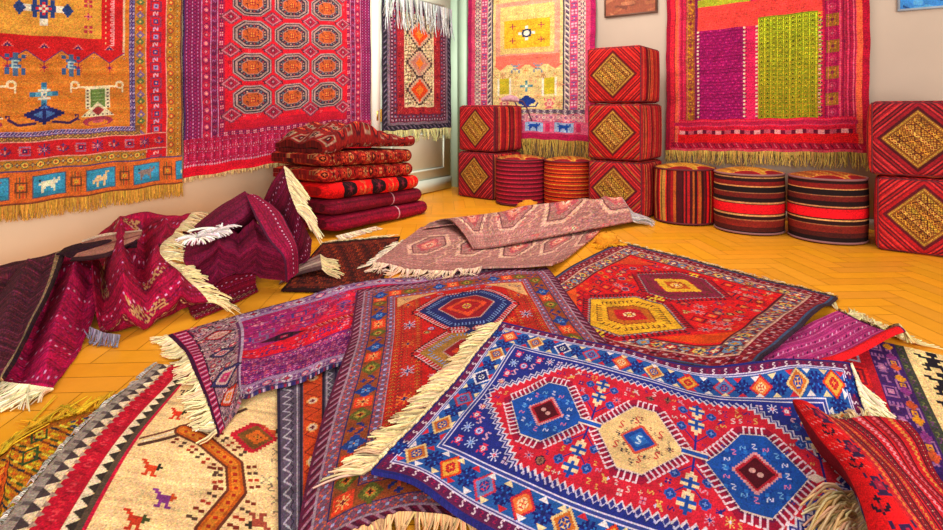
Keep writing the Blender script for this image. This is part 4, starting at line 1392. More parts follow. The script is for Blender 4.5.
C = pat_doorrug()
A = d0 + DD * 0.0; B = d0 + DD * (DW - 0.045)
o, P = hang('door_rug', A, B, 0.64, 0.648, 1.24, C, -DN, 0.02, 0.006, 4, lean=0.01)
tag(o, 'small dark bordered rug with three orange stars hung on the pale door', 'rug', G_WALL)
fringe(o, P[-1], np.array([0, 0, -1.0]), 0.10, 'D0CC8C', 170, 0.0035, 0.3, 5, False, 0, 13, spread=0.25)
fringe(o, P[0] + DN * 0.012, np.array([0, 0, -1.0]) + DN * 0.03, 0.26, 'B8BCB8', 150, 0.0042, 0.25, 6, False, 0, 14, spread=0.10, name='folded_top_fringe', colvar=.25)

C = pat_pale_prayer()
A = wall_pt(470, NR, QR); B = wall_pt(597, NR, QR)
o, P = hang('wall_rug', A, B, 0.56, 0.54, 1.66, C, NR, 0.03, 0.008, 5)
tag(o, 'pale cream and pink prayer rug hung behind the pouffes by the door corner', 'rug', G_WALL)
fringe(o, P[-1], np.array([0, 0, -1.0]), 0.17, 'C09848', 260, 0.004, 0.15, 5, False, 0, 15, spread=0.08)

C = pat_patchwork()
A = wall_pt(668, NR, QR); B = wall_pt(870, NR, QR)
o, P = hang('wall_rug', A, B, 0.49, 0.532, 1.92, C, NR, 0.03, 0.010, 6)
tag(o, 'pink rug with purple and lime green patches hung on right wall', 'rug', G_WALL)
fringe(o, P[-1], np.array([0, 0, -1.0]), 0.10, 'C8A050', 330, 0.0035, 0.15, 5, False, 0, 16, spread=0.06)


# pictures on the right wall
def picture(name, pxa, pxb, zb, height, cols, seed, label, frame_col, tilt=0.0):
    A, B = wall_pt(pxa, NR, QR), wall_pt(pxb, NR, QR)
    root = bpy.data.objects.new(name, None); COL.objects.link(root)
    root.location = tuple((A + B) / 2 - NR * 0.01 + UP * zb)
    bpy.context.view_layer.update()
    d = (B - A); L = np.linalg.norm(d); d = d / L
    d3 = d + UP * tilt
    o = np.array(root.location)
    h, w = 60, 100
    g = np.random.default_rng(seed)
    c = Cv(w, h, cols[0])
    for i in range(60):
        x, y = g.uniform(0, w), g.uniform(0, h)
        c.line([(x, y), (x + g.uniform(8, 30), y + g.uniform(-5, 5))], g.uniform(1.5, 5), cols[g.integers(len(cols))])
    a = c.done(.04, .03, seed)
    h, w = a.shape[:2]
    u = np.linspace(.012, 1 - .012, w)[None, :, None]; v = np.linspace(1 - .02, .02, h)[:, None, None]
    P = (A - o) + d3 * (u * L) - NR * 0.022 + UP * (v * height) + UP * zb
    P = P + 0 * u * v
    slab('canvas', P, a, M_ART, 0.006, -NR, root, stride=6)
    Af = A - o + UP * zb - NR * 0.026
    t = 0.014
    parts = [boxvf(Af, d3 * L, NR * .024, UP * t), boxvf(Af + UP * (height - t), d3 * L, NR * .024, UP * t),
             boxvf(Af + UP * t, d3 * t, NR * .024, UP * (height - 2 * t)), boxvf(Af + d3 * (L - t) + UP * t, d3 * t, NR * .024, UP * (height - 2 * t))]
    v_, f_ = join(parts)
    mesh_obj('picture_frame', v_, f_, mat_plain(name + '_frame_paint', frame_col, rough=.5), root, smooth=False)
    tag(root, label, 'picture', 'pictures on the right wall')


picture('wall_picture', 605.5, 658, 1.655, 0.45, ['A86850', 'B87858', '8C5848', 'C08464'], 3, 'red brown framed picture above the stack of three square pouffes', '6C4A3C', 0.0)
picture('wall_picture', 897.5, 965, 1.485, 0.45, ['4C94D0', '3C80C0', '6CB0DC', '2C5C94'], 4, 'blue painted picture above the stack of two pouffes at right', '9CA8B4', 0.0)


# ================================================================ pouffes
G_SQ, G_RD = 'square patchwork pouffes', 'round woven pouffes'


def cube_face(seed, kind):
    g = np.random.default_rng(seed)
    n = 110
    c = Cv(n, n, 'A01C24', 1.3 if kind == 'patch' else .8)
    if kind == 'patch':
        base = [('B8242C', '8C1C2C', 'D84440', '6C1C2C'), ('BC2020', '98181C', 'DC3C30', '701820'), ('A02030', '7C1C2C', 'CC4044', '5C1824')][seed % 3]
        c.a[:] = hx(base[0])
        # mitred strips in the four corners
        s = np.minimum(c.xx, n - c.xx) + np.minimum(c.yy, n - c.yy)
        k = np.floor(s / 3.2).astype(int)
        for i, cc in enumerate((base[0], base[3], base[2], base[1], base[0], 'B06838' if seed % 2 else base[2], base[3])):
            c.a[(k % 7 == i) & (s < 60)] = hx(cc)
        c.dia(55, 55, 47, 47, base[3]); c.dia(55, 55, 42, 42, '9C6C2C'); c.dia(55, 55, 36, 36, '5C2818')
        c.dia(55, 55, 35, 35, ['A87030', '7C3828', '9C6C2C'][seed % 3])
        c0, c1 = [('D8B048', '5C2818'), ('D0A850', '4C1C18'), ('C89440', '6C2C1C')][seed % 3]
        ddx, ddy = c.xx - 55, c.yy - 55                 # kilim bars in the lozenge, laid aslant
        ins = np.abs(ddx) + np.abs(ddy) < 34
        p_, q_ = (ddx - ddy), (ddx + ddy)
        band = np.floor((p_ + 34) / 6.8).astype(int)
        zg = np.abs(((q_ / 3.4) % 2) - 1)
        off = np.abs(((p_ + 34) / 6.8) % 1 - .5) * 2
        for b_ in range(10):
            cc = [c0, '7C3420', 'B88438', '8C2820', 'C89C48'][(b_ + seed) % 5]
            c.a[ins & (band == b_)] = hx(cc)
            c.a[ins & (band == b_) & (np.abs(zg - off) < .28)] = hx([c1, 'D8A848', '5C2018', 'E0B860', '6C2820'][(b_ + seed) % 5])
        c.a[ins & (off > .86)] = hx('4C1C14')
        for t in np.arange(0, 1, .045):
            for (a, b) in (((55, 16), (94, 55)), ((94, 55), (55, 94)), ((55, 94), (16, 55)), ((16, 55), (55, 16))):
                x, y = a[0] + (b[0] - a[0]) * t, a[1] + (b[1] - a[1]) * t
                c.rect(x - .8, y - .8, x + .8, y + .8, 'C8A450')
    else:
        x = 0
        pal = ['C42C34', '841C2C', 'D84438', 'A02030', '6C1828', 'CC5C44', 'B02834', 'C43C4C']
        while x < n:
            w = g.integers(3, 10)
            c.rect(x, 0, x + w, n, pal[g.integers(len(pal))])
            if g.random() < .3:
                c.rect(x, 0, x + 1.5, n, 'D8905C')
            x += w
    return c.done(.07, .03, seed)


def rounded_cube(a, b, h, r, faces):
    """faces: dict side -> canvas; returns verts, faces, colours in local space, base at z = 0"""
    V, Fs, Cs, o = [], [], [], 0
    ax = {'front': ((1, 0, 0), (0, 0, -1), (0, -1, 0)), 'back': ((-1, 0, 0), (0, 0, -1), (0, 1, 0)), 'right': ((0, 1, 0), (0, 0, -1), (1, 0, 0)),
          'left': ((0, -1, 0), (0, 0, -1), (-1, 0, 0)), 'top': ((1, 0, 0), (0, -1, 0), (0, 0, 1)), 'bottom': ((1, 0, 0), (0, 1, 0), (0, 0, -1))}
    hs = np.array([a / 2, b / 2, h / 2])
    for k, (U, W, N) in ax.items():
        cv = faces[k]
        n, m = cv.shape[:2]
        if k in ('back', 'bottom'):
            cv = cv[::5, ::5]; n, m = cv.shape[:2]
        u = np.linspace(-1, 1, m)[None, :, None]; v = np.linspace(-1, 1, n)[:, None, None]
        p = (np.array(U) * u + np.array(W) * v + np.array(N)) * hs
        q = np.clip(p, -(hs - r), hs - r)
        d = p - q
        d /= np.linalg.norm(d, axis=2, keepdims=True) + 1e-9
        q = q + d * r
        if k not in ('top', 'bottom'):
            q = q + np.array(N) * 0.016 * ((1 - u ** 2) * (1 - v ** 2)) ** .7
        q[..., 2] += h / 2
        V.append(q.reshape(-1, 3)); Fs.append(gfaces(n, m, o, True)); Cs.append(cv.reshape(-1, 3)); o += n * m
    return np.concatenate(V), np.concatenate(Fs), np.concatenate(Cs)


M_PIPE = mat_plain('dark_red_piping', '5C1A22', rough=.7)


def square_pouffe(P, rot, z, seed, label, size=0.44, side_seed=50, lie=False):
    root = bpy.data.objects.new('square_pouffe', None); COL.objects.link(root)
    c, s = math.cos(rot), math.sin(rot)
    R = np.array([[c, s], [-s, c]])                   # local x -> (c, -s): front edge, local y -> (s, c): depth
    ctr = np.array([P[0], P[1]]) + size / 2 * np.array([s, c]) + size / 2 * (np.array([-c, s]) if not lie else np.array([c, -s]))
    root.location = (ctr[0], ctr[1], z)
    root.rotation_euler = (0, 0, -rot)
    pf, st = cube_face(seed, 'patch'), cube_face(side_seed + seed, 'stripe')
    V, Fs, Cs = rounded_cube(size, size, size - 0.006, 0.035, dict(front=pf, back=st, right=st, left=st, top=pf, bottom=st))
    mesh_obj('cover', V, Fs, M_KILIM, root, Cs)
    r = 0.006
    e = size / 2 - 0.010
    t = []
    for zz in (0.013, size - 0.019):
        pts = []
        rr = .03
        for (cx, cy, a0) in ((e - rr, e - rr, 0), (-e + rr, e - rr, 90), (-e + rr, -e + rr, 180), (e - rr, -e + rr, 270)):
            for k in range(7):
                an = math.radians(a0 + 15 * k)
                pts.append((cx + rr * math.cos(an), cy + rr * math.sin(an), zz))
        t.append(tube(pts, r, 6, True))
    for (sx, sy) in ((1, -1), (-1, -1), (1, 1), (-1, 1)):
        t.append(tube([(sx * (e - .001), sy * (e - .001), zz) for zz in np.linspace(.015, size - .02, 8)], r, 6))
    v, f = join(t)
    mesh_obj('piping', v, f, M_PIPE, root)
    tag(root, label, 'pouffe', G_SQ)
    return root


PL, PM, PR = (0.196, 5.10), (1.267, 4.161), (2.374, 3.287)
square_pouffe(PL, math.radians(41), 0, 2, 'square patchwork pouffe at the bottom of the left stack of two', side_seed=60)
square_pouffe((0.206, 5.10), math.radians(41), 0.44, 0, 'square pouffe with striped side resting on top of the left stack of two', side_seed=63)
square_pouffe(PM, math.radians(38), 0, 3, 'bottom square pouffe of the stack of three, partly behind beige rug', side_seed=70)
square_pouffe((1.257, 4.155), math.radians(39), 0.44, 1, 'middle square pouffe of the stack of three, with cream edged lozenge', side_seed=71)
square_pouffe((1.265, 4.165), math.radians(36), 0.88, 4, 'topmost bright red square pouffe of the stack of three', side_seed=72)
square_pouffe(PR, math.radians(37), 0, 6, 'lower square pouffe of the stack at the right edge, on the floor', lie=True)
square_pouffe((2.345, 3.295), math.radians(35), 0.44, 8, 'upper square pouffe of the stack at the right edge, with large gold lozenge', lie=True)


def round_pouffe(ctr, r, h, side, top, label, pipe):
    root = bpy.data.objects.new('round_pouffe', None); COL.objects.link(root)
    root.location = (ctr[0], ctr[1], 0)
    H, W = side.shape[:2]
    t = np.linspace(0, 1, H); a = np.linspace(-math.pi, math.pi, W) - math.pi / 2
    zz = 0.012 + (h - 0.024) * (1 - t)
    rr = r * (0.975 + 0.03 * np.sin(t * math.pi))
    rr[0] *= .985; rr[-1] *= .985
    P = np.stack([rr[:, None] * np.cos(a)[None], rr[:, None] * np.sin(a)[None], zz[:, None] + 0 * a[None]], -1)
    V1, F1, C1 = P.reshape(-1, 3), gfaces(H, W, 0, True), side.reshape(-1, 3)
    bt = tube([(r * .95 * math.cos(k), r * .95 * math.sin(k), .012) for k in np.linspace(0, 6.283, 48, endpoint=False)], .011, 6, True)
    bot = np.array([(0, 0, .003)] + [(r * .95 * math.cos(k), r * .95 * math.sin(k), .003) for k in np.linspace(0, 6.283, 48, endpoint=False)])
    fb = np.array([(0, 1 + (k + 1) % 48, 1 + k, 0) for k in range(48)])
    fb3 = [(0, 1 + (k + 1) % 48, 1 + k) for k in range(48)]
    mesh_obj('side_cover', V1, F1, M_KILIM, root, C1)
    n = top.shape[0]
    rad = np.linspace(0.004, 1, 44); an = np.linspace(0, 2 * math.pi, 120)
    X, Y = rad[:, None] * np.cos(an), rad[:, None] * np.sin(an)
    Z = h - 0.012 + 0.032 * (1 - rad[:, None] ** 2.2) + 0 * X
    Pt = np.stack([X * r * .97, Y * r * .97, Z], -1)
    ii, jj = np.clip(((Y * .98 + 1) / 2 * n).astype(int), 0, n - 1), np.clip(((X * .98 + 1) / 2 * n).astype(int), 0, n - 1)
    mesh_obj('top_cushion', Pt.reshape(-1, 3), gfaces(44, 120), M_KILIM, root, top[ii, jj].reshape(-1, 3))
    for z in (.014, h - .014):
        v, f = tube([(r * .975 * math.cos(k), r * .975 * math.sin(k), z) for k in np.linspace(0, 2 * math.pi, 60, endpoint=False)], .007, 6, True)
        mesh_obj('piping', v, f, pipe, root)
    mesh_obj('underside', bot, np.array(fb3), M_PIPE, root, smooth=False)
    tag(root, label, 'pouffe', G_RD)
    return root


def side_h(seq, W=240, H=110, seed=1):
    c = Cv(W, H, 'maroon')
    y = 0
    tot = sum(w for w, _ in seq)
    for w, col in seq:
        c.rect(0, y, W, y + w / tot * H + 1, col)
        y += w / tot * H
    return c.done(.07, .04, seed)


def side_v(W=320, H=60, seed=1):
    g = np.random.default_rng(seed)
    c = Cv(W, H, 'A01828')
    pal = ['A41C28', 'C02830', '7C1420', '4C1418', 'B86830', 'E02030', '8C2028', 'C89850', '6C5028', 'D83038', '5C1020']
    x = 0
    while x < W:
        w = g.uniform(1.2, 5.5)
        c.rect(x, 0, x + w, H, pal[g.integers(len(pal))]); x += w
    x = 176
    for w, col in ((3, '5C1420'), (5, 'E0202C'), (4, '7C1420'), (2, 'C89850'), (12, 'E8202C'), (2, '4C1418')):
        c.rect(x, 0, x + w, H, col); x += w
    return c.done(.06, .02, seed)


def top_pat(seed, base='C88C30', stripes=False):
    c = Cv(120, 120, base)
    a, b = ('B85028', '8C3020') if stripes else ('D8A040', 'B07828')
    for k in range(14):
        x = k * 9
        c.rect(x, 0, x + 5, 120, [a, base, 'A86828'][k % 3])
        c.zig(x + 2.5, 0, x + 2.5, 120, 1.8, 26, 1.1, [b, 'E0B050'][k % 2])
    # the side cloth turned over the rim in two lobes
    for s in (-1, 1):
        c.ell(60 + s * 34, 8, 30, 24, 'C4202C'); c.ell(60 + s * 34, 8, 26, 20, '9C1C28')
        c.line([(60 + s * 34 + 30 * math.cos(t), 8 + 24 * math.sin(t)) for t in np.linspace(0, math.pi, 20)], 2, 'E0B858')
    return c.done(.06, .02, seed)


PIPE_G = mat_plain('grey_red_piping', '8C5C5C', rough=.7)
WIDE = [(3, '2C1418'), (1.2, 'B88C60'), (3.5, '3A1A1C'), (5, '8C2420'), (1, 'D8A068'), (6, '2A1418'), (1, 'A87050'), (5, '7C2822'), (5, '341618'), (1.5, 'C89468'), (1.2, '6C1820'), (10, 'E0182C'), (1.2, '4C1418'), (1.5, 'D8A870'),
        (4, '3A1818'), (1, 'A86C4C'), (7, '8C3024'), (5, '5C2420'), (3, '2C1418')]
round_pouffe((1.590, 4.175), .218, .41, side_v(seed=4), top_pat(1, 'C89838'), 'round pouffe with vertical red stripes, beside the stack of three', M_PIPE)
round_pouffe((1.912, 3.862), .222, .41, side_h(WIDE, seed=2), top_pat(2, 'C88C30'), 'round dark banded pouffe in the middle of the row of three, below pink rug', PIPE_G)
round_pouffe((2.285, 3.60), .222, .41, side_h(WIDE[1:] + WIDE[:1], seed=3), top_pat(3, 'B86830', True), 'round dark banded pouffe next to the right hand stack, striped orange top', PIPE_G)
ST = []
for k in range(11):
    ST += [(3, '9C1838'), (1, 'D0405C'), (2.4, '6C1028'), (.7, '3A0C1C')]
round_pouffe((0.438, 4.985), .222, .41, side_h(ST, seed=5), top_pat(4, 'B8783C', True), 'crimson round pouffe with thin horizontal stripes, beside left stack', M_PIPE)
OR = []
for k in range(6):
    OR += [(3, 'A82818'), (1.2, 'D86828'), (1.2, '5C1814'), (2.2, 'C03C1C'), (.8, 'D89838')]
round_pouffe((0.838, 4.80), .215, .41, side_h(OR, seed=6), top_pat(5, 'C88430', True), 'orange red round pouffe between the crimson one and the stack of three', M_PIPE)

# pinkish duster lying on the left stack
root = bpy.data.objects.new('feather_duster', None); COL.objects.link(root)
root.location = (0.37, 5.22, 0.878)
V, Fq = tube([(-.09, 0, .045), (-.05, -.01, .055), (0, -.02, .06), (.04, -.03, .05), (.07, -.035, .035)], .03, 10)
sc = np.interp(np.arange(len(V)) // 10, [0, 1, 2, 3, 4], [.5, .9, 1.1, 1.0, .4])
ctr = np.repeat(V.reshape(-1, 10, 3).mean(1), 10, 0)
mesh_obj('duster_head', ctr + (V - ctr) * sc[:, None], Fq, mat_plain('dusty_pink_feathers', 'B88890', rough=.95, var=.25, scale=60), root)
v, f = tube([(.06, -.035, .042), (.105, -.05, .03), (.135, -.06, -.02), (.165, -.07, -.10), (.185, -.075, -.15)], .007, 8)
mesh_obj('handle', v, f, mat_plain('dark_wood_handle', '4C2438', rough=.5), root)
tag(root, 'dusty pink duster with thin dark handle lying on the left pouffe stack', 'duster')
# ================================================================ rugs on the floor
G_FLOOR = 'rugs spread on the floor'


def floor_rug(name, rows, C, label, thick=0.008, amp=0.004, seed=1, z0=0.0, keep=False, extra=None, back=None, it=4, blur=3):
    P = even(px_grid(rows, z0), *C.shape[:2])
    if not keep:
        P[..., 2] = 0
    if z0 == 0:                                     # how high do the rugs below lift it? lay it out again at that height
        z0 = float(np.median(lay(P, thick, amp, seed, False, it, blur, True)[..., 2]))
        P = even(px_grid(rows, z0), *C.shape[:2])
        P[..., 2] = 0
    if extra is not None:
        h, w = C.shape[:2]
        u, v = np.meshgrid(np.linspace(0, 1, w), np.linspace(0, 1, h))
        P[..., 2] += extra(u, v)
        keep = True
    Q = lay(P, thick, amp, seed, keep, it, blur)
    o = slab(name, Q, C, M_PILE, thick, (0, 0, 1), back=back)
    tag(o, label, 'rug', G_FLOOR)
    return o, Q


# dark rug by the folded stack
C_ = pat_dark_rug()
o, P = floor_rug('floor_rug', [[(322, 243), (400, 236)], [(281, 290), (378, 292)]], C_, 'small dark brown rug lying in front of the folded carpet stack', seed=21)
fringe(o, P[0, :160], np.array([.25, 1, 0]), .09, 'E8CFA0', 130, .0035, .3, 5, True, 0, 21, spread=.4)
# its turned-over corner
k_ = px_grid([[(279, 284, .012), (298, 274, .03), (322, 268, .05)], [(284, 276, .035), (300, 264, .05), (320, 254, .06)]])
Cc = Cv(60, 30, '9C8078'); Cc.rect(0, 0, 60, 6, '6C4C4C'); Cc.rect(0, 12, 60, 15, 'C8B0A0'); Cc.rect(0, 22, 60, 25, '7C5C58')
Cc = Cc.done(.06, .03, 3)
Pk = patch(k_, *Cc.shape[:2])
k2 = slab('folded_corner', Pk, Cc, M_KILIM, .006, (0, 0, 1), o)
fringe(o, Pk[:, -1], np.array([.9, -.35, 0]), .10, 'E8CC98', 60, .0038, .25, 4, True, 0, 22, lift=.01, name='corner_tassel')

# golden kilim at the lower left
C_ = pat_gold_kilim()
o, P = floor_rug('floor_rug', [[(-70, 482), (0, 456), (28, 430), (118, 404)], [(-130, 640), (-40, 630), (20, 610), (90, 560)]], C_, 'mustard yellow kilim peeking out at the lower left corner', seed=22, thick=.005)
fringe(o, P[0], np.array([-.25, 1, 0]), .085, 'E8B428', 260, .0026, .35, 4, True, 0, 23, spread=.4)

# cream rug with crimson bands
C_ = pat_cream()
o, P = floor_rug('floor_rug', [[(157, 362), (224, 370), (296, 380)], [(75, 440), (180, 450), (300, 462)], [(-40, 585), (140, 600), (320, 610)]], C_, 'cream rug with crimson side band and brown stepped medallion, lower left', seed=23, amp=.006)
fringe(o, P[:, 0][::-1], np.array([-1.0, .2, 0]), .022, 'B8ACA0', 320, .0018, .3, 4, True, 0, 24, spread=.3)

# grey kilim strip
C_ = pat_kilim_grey()
o, P = floor_rug('floor_rug', [[(277, 378), (352, 356)], [(279, 620), (350, 620)]], C_, 'narrow grey kilim with an orange zigzag stripe, between cream and rust rugs', seed=24, thick=.005)

# figures rug at the right, purple striped rug over it
C_ = pat_figures()
o, P = floor_rug('floor_rug', [[(775, 322), (888, 343), (1000, 368)], [(790, 500), (945, 520), (1120, 540)]], C_, 'rug with red and purple squares and dark figures on cream, right edge', seed=25)
C_ = pat_striped_purple()
o, P = floor_rug('floor_rug', [[(738, 352), (792, 329), (839, 310)], [(772, 367), (824, 346), (872, 326)], [(809, 384), (859, 361), (906, 341)]], C_, 'purple striped rug with bright red edge, under the yellow medallion rug', seed=26, amp=.008,
                 extra=lambda u, v: .035 * np.exp(-((v - .93) / .12) ** 2) + .01 * np.sin(u * 7 + 1))
fringe(o, P[:, -1], np.array([.75, .65, 0]), .11, 'F0D49C', 260, .0036, .25, 5, True, 0, 26)
fringe(o, P[60:, 0], np.array([-.7, -.6, 0]), .10, 'F0DCB8', 120, .0035, .3, 5, True, 0, 27, lift=.012)

# red rug with yellow medallions
C_ = pat_red_yellow()
o, P = floor_rug('floor_rug', [[(620, 242), (695, 261), (765, 279), (838, 297)], [(578, 262), (660, 287), (735, 308), (808, 326)], [(552, 279), (630, 307), (705, 333), (782, 352)], [(505, 300), (575, 340), (670, 362), (757, 373)]], C_,
                 'scarlet rug with yellow medallion lying right of centre, fringed far edge', seed=27, amp=.006)
fringe(o, P[0], np.array([.55, .8, 0]), .06, 'E8C898', 300, .0026, .35, 5, True, 0, 28, spread=.5)

# magenta rug at left centre
C_ = pat_pink_rug()
o, P = floor_rug('floor_rug', [[(166, 335), (230, 317), (300, 299), (372, 283), (520, 262)], [(182, 352), (236, 340), (303, 326), (362, 312), (500, 292)], [(203, 400), (243, 372), (302, 358), (354, 342), (480, 320)], [(217, 442), (252, 402), (300, 388), (350, 366), (470, 345)]], C_,
                 'magenta and purple rug with wide patterned end border, left of centre', seed=28, amp=.005,
                 extra=lambda u, v: .022 * np.exp(-((v - .50 - .12 * u) / .07) ** 2) * np.clip((u - .2) * 4, 0, 1) + .02 * np.exp(-((u - .15) / .03) ** 2) * np.clip(v * 1.5 - .2, 0, 1))
fringe(o, P[:, 0], np.array([-.9, -.15, 0]), .05, 'F0D6A4', 220, .003, .2, 5, True, 0, 29)

# rust red rug below the front one
C_ = pat_brown_border()
o, P = floor_rug('floor_rug', [[(357, 294), (415, 284), (480, 274), (546, 265)], [(349, 345), (430, 330), (512, 318), (585, 318)], [(327, 408), (430, 402), (540, 392), (640, 380)], [(308, 480), (400, 470), (520, 460), (680, 450)], [(290, 580), (370, 528), (440, 510), (740, 580)]], C_,
                 'rust red rug with hexagon medallions and brown border, centre of the floor', seed=29, amp=.005)
fringe(o, P[-1], np.array([.1, -1, 0]), .075, 'C8986C', 420, .0032, .2, 5, True, 0, 30)

# pink beige rug folded over at the back
C_ = pat_pinkbeige()
Q0 = patch(px_grid([[(421, 229), (492, 222), (560, 217), (612, 212)], [(398, 249), (475, 247), (540, 247), (598, 234)], [(374, 269), (440, 277), (510, 276), (552, 274)]]), *C_.shape[:2])
Q0[..., 2] = 0
Q0 = lay(Q0, .008, .008, 31)
o = slab('floor_rug', Q0, C_, M_PILE, .008, (0, 0, 1))
tag(o, 'dusty pink beige rug folded over on itself, in front of the pouffes', 'rug', G_FLOOR)
fringe(o, Q0[80:, 0], np.array([-.7, -.5, 0]), .07, 'E8CCB4', 110, .003, .3, 5, True, 0, 31)
fringe(o, Q0[-1, :220], np.array([-.35, -1, 0]), .09, 'E0BCA0', 190, .003, .35, 5, True, 0, 32)
Cf = pat_pinkbeige(300, 130, 13)
fk = px_grid([[(421, 231, .015), (492, 222, .015), (560, 214, .03), (612, 208, .085)],
              [(432, 222, .05), (494, 216, .05), (560, 208, .07), (616, 201, .14)],
              [(449, 219, .085), (496, 213, .09), (560, 204, .11), (621, 197, .175)],
              [(462, 231, .06), (494, 229, .062), (548, 221, .07), (628, 207, .11)],
              [(473, 248, .03), (495, 246, .03), (534, 239, .035), (633, 221, .04)]])
Pf = patch(fk, *Cf.shape[:2])
Pf = ridges(Pf, [(570, 228, 626, 204, .03, .025), (470, 236, 600, 226, .025, .015), (500, 215, 612, 210, .03, .02), (455, 226, 520, 222, .03, -.015)], .05)
Pf = rest(Pf)
fl_ = slab('folded_flap', Pf, Cf, M_PILE, .008, (0, 0, 1), o)
fringe(o, Pf[60:, -1], np.array([.95, .1, 0]), .13, 'C8BCB8', 220, .0045, .3, 4, True, 0, 33, lift=.03, name='flap_fringe')
stamp(Pf)

# gold tassels behind and beside it
for (px, py, r_, lab, sd) in ((529, 210, .078, 'golden orange tassel behind the folded pink beige rug', 34), (607, 243, .06, 'golden orange tassel lying beside the corner of the scarlet rug', 35)):
    p = fl(px, py, .02)
    root = bpy.data.objects.new('tassel', None); COL.objects.link(root); root.location = tuple(p * [1, 1, 0])
    th = np.linspace(0, 2 * math.pi, 20); ph = np.linspace(-.5, math.pi / 2, 9)
    g = np.random.default_rng(sd)
    rr = r_ * (1 + .12 * g.normal(size=(9, 20))); rr[:, -1] = rr[:, 0]
    V = np.stack([rr * np.cos(ph)[:, None] * np.cos(th) * 1.2, rr * np.cos(ph)[:, None] * np.sin(th), .032 + rr * np.sin(ph)[:, None] * .8 * np.ones_like(th)], -1)
    base = bil(HM, p[None, None])[0, 0]
    V[..., 2] += base
    mesh_obj('knot', V.reshape(-1, 3), gfaces(9, 20), mat_plain('golden_wool_%d' % sd, 'DC8C1C', rough=.95, var=.2, scale=70, bump=.4), root)
    E = np.array([[r_ * 1.0 * math.cos(t), r_ * .85 * math.sin(t), base + .03] for t in np.linspace(0, 6.28, 24)])
    ob = fringe(root, E + p * [1, 1, 0], E * [1, 1, 0], .045, 'E49A20', 150, .0028, .3, 3, True, 0, sd)
    me = ob.data
    co = np.empty(len(me.vertices) * 3, np.float32); me.vertices.foreach_get('co', co)
    co = co.reshape(-1, 3) - (p * [1, 1, 0]).astype(np.float32)
    me.vertices.foreach_set('co', co.ravel())
    tag(root, lab, 'tassel', 'golden tassels')

# the big blue bordered rug in front
C_ = pat_front()
o, P = floor_rug('floor_rug', [[(502, 326), (576, 342), (647, 357), (716, 369), (780, 375), (850, 378)],
                               [(449, 388), (541, 407), (640, 431), (755, 463), (830, 482), (895, 480)],
                               [(371, 481), (411, 491), (475, 524), (590, 577), (760, 645), (970, 690)]], C_,
                 'large front rug with blue star border and three diamond medallions on red', seed=36, amp=.007, thick=.009, it=5, blur=4,
                 extra=lambda u, v: .012 * np.exp(-((u - .12) / .08) ** 2) * v ** 3)
fringe(o, P[:, 0], np.array([-.8, -.1, 0]), .08, 'F0CE9C', 560, .0042, .14, 7, True, 0, 36, lift=.008, spread=.2)
fringe(o, P[8:130, -1], np.array([.25, -1, 0]), .085, 'F0D8B0', 150, .0038, .25, 5, True, 0, 37, lift=.012, spread=.35)

# crumpled red rug at the lower right
C_ = pat_red_roll()
K = px_grid([[(795, 412, .02), (793, 402, .055), (806, 404, .075), (834, 420, .03), (866, 417, .02), (908, 424, .015)],
             [(817, 452, .03), (818, 436, .085), (838, 431, .10), (864, 441, .055), (892, 440, .03), (922, 440, .015)],
             [(850, 488, .02), (843, 466, .09), (866, 464, .115), (892, 470, .06), (914, 474, .03), (938, 478, .015)],
             [(872, 530, .02), (862, 508, .10), (892, 503, .125), (920, 508, .06), (945, 510, .03), (972, 515, .015)],
             [(893, 600, .02), (878, 570, .10), (930, 560, .125), (958, 560, .06), (985, 560, .03), (1015, 562, .015)]], .03)
Pm = patch(K, *C_.shape[:2])
Pm[..., 2] += waves(Pm, .006, 41, 5, 4, 12)
Pm = rest(Pm)
o = slab('floor_rug', Pm, C_, M_PILE, .008, (0, 0, 1))
tag(o, 'bright red rug bunched into a ridge at the lower right corner', 'rug', G_FLOOR)
E = np.array([fl(852, 490, .06), fl(858, 505, .06), fl(868, 530, .06), fl(880, 560, .06)])
fringe(o, E, np.array([-.8, -.45, 0]), .12, 'F0CC98', 220, .0042, .3, 5, True, 0, 41, lift=.03, spread=.3)
fringe(o, Pm[0, 160:], np.array([.3, 1, 0]), .05, 'E0C090', 80, .003, .3, 4, True, 0, 42, lift=.01, name='far_fringe')
stamp(Pm)

# ================================================================ carpets crumpled along the left wall
G_CR = 'crumpled plum carpets by the left wall'


def heap(name, rows, C, label, parent=None, amp=.006, seed=1, sheet=.007, back=None, z0=0.0, rd=()):
    P = patch(px_grid(rows, z0), *C.shape[:2])
    P = ridges(P, rd)
    P[..., 2] += np.maximum(-.004, waves(P, amp, seed, 6, 6, 18) - amp * .6)
    P = rest(P)
    o = slab(name, P, C, M_PILE, sheet, (0, 0, 1) if parent is None else (0, -.5, 1), parent, back=back)
    if parent is None:
        tag(o, label, 'carpet', G_CR)
    return o, P


C_ = pat_plum(150, 90, '8C1438', 51)
o, P = heap('crumpled_carpet', [[(186, 298, .03), (214, 282, .06), (256, 266, .08)], [(190, 312, .012), (220, 298, .02), (256, 284, .02)], [(196, 319, .008), (226, 307, .008), (258, 291, .008)]], C_, 'wine red carpet edge lying flat on the floor under the crumpled heap', seed=51)
stamp(P)
C_ = pat_plum(120, 160, 'B01858', 52, band=False)
o, P = heap('crumpled_carpet', [[(42, 262, .12), (62, 257, .15), (80, 256, .16), (97, 258, .14)], [(22, 300, .08), (50, 298, .12), (75, 298, .12), (97, 300, .07)], [(-8, 345, .05), (25, 343, .08), (57, 343, .08), (86, 336, .02)], [(-40, 378, .02), (0, 381, .03), (30, 385, .03), (53, 388, .012)]], C_,
            'bright magenta carpet strip running down to a cream fringe, far left', seed=52, amp=.007, rd=[(78, 266, 30, 372, .025, .035), (58, 270, 5, 365, .025, -.03), (90, 270, 62, 350, .02, -.03)])
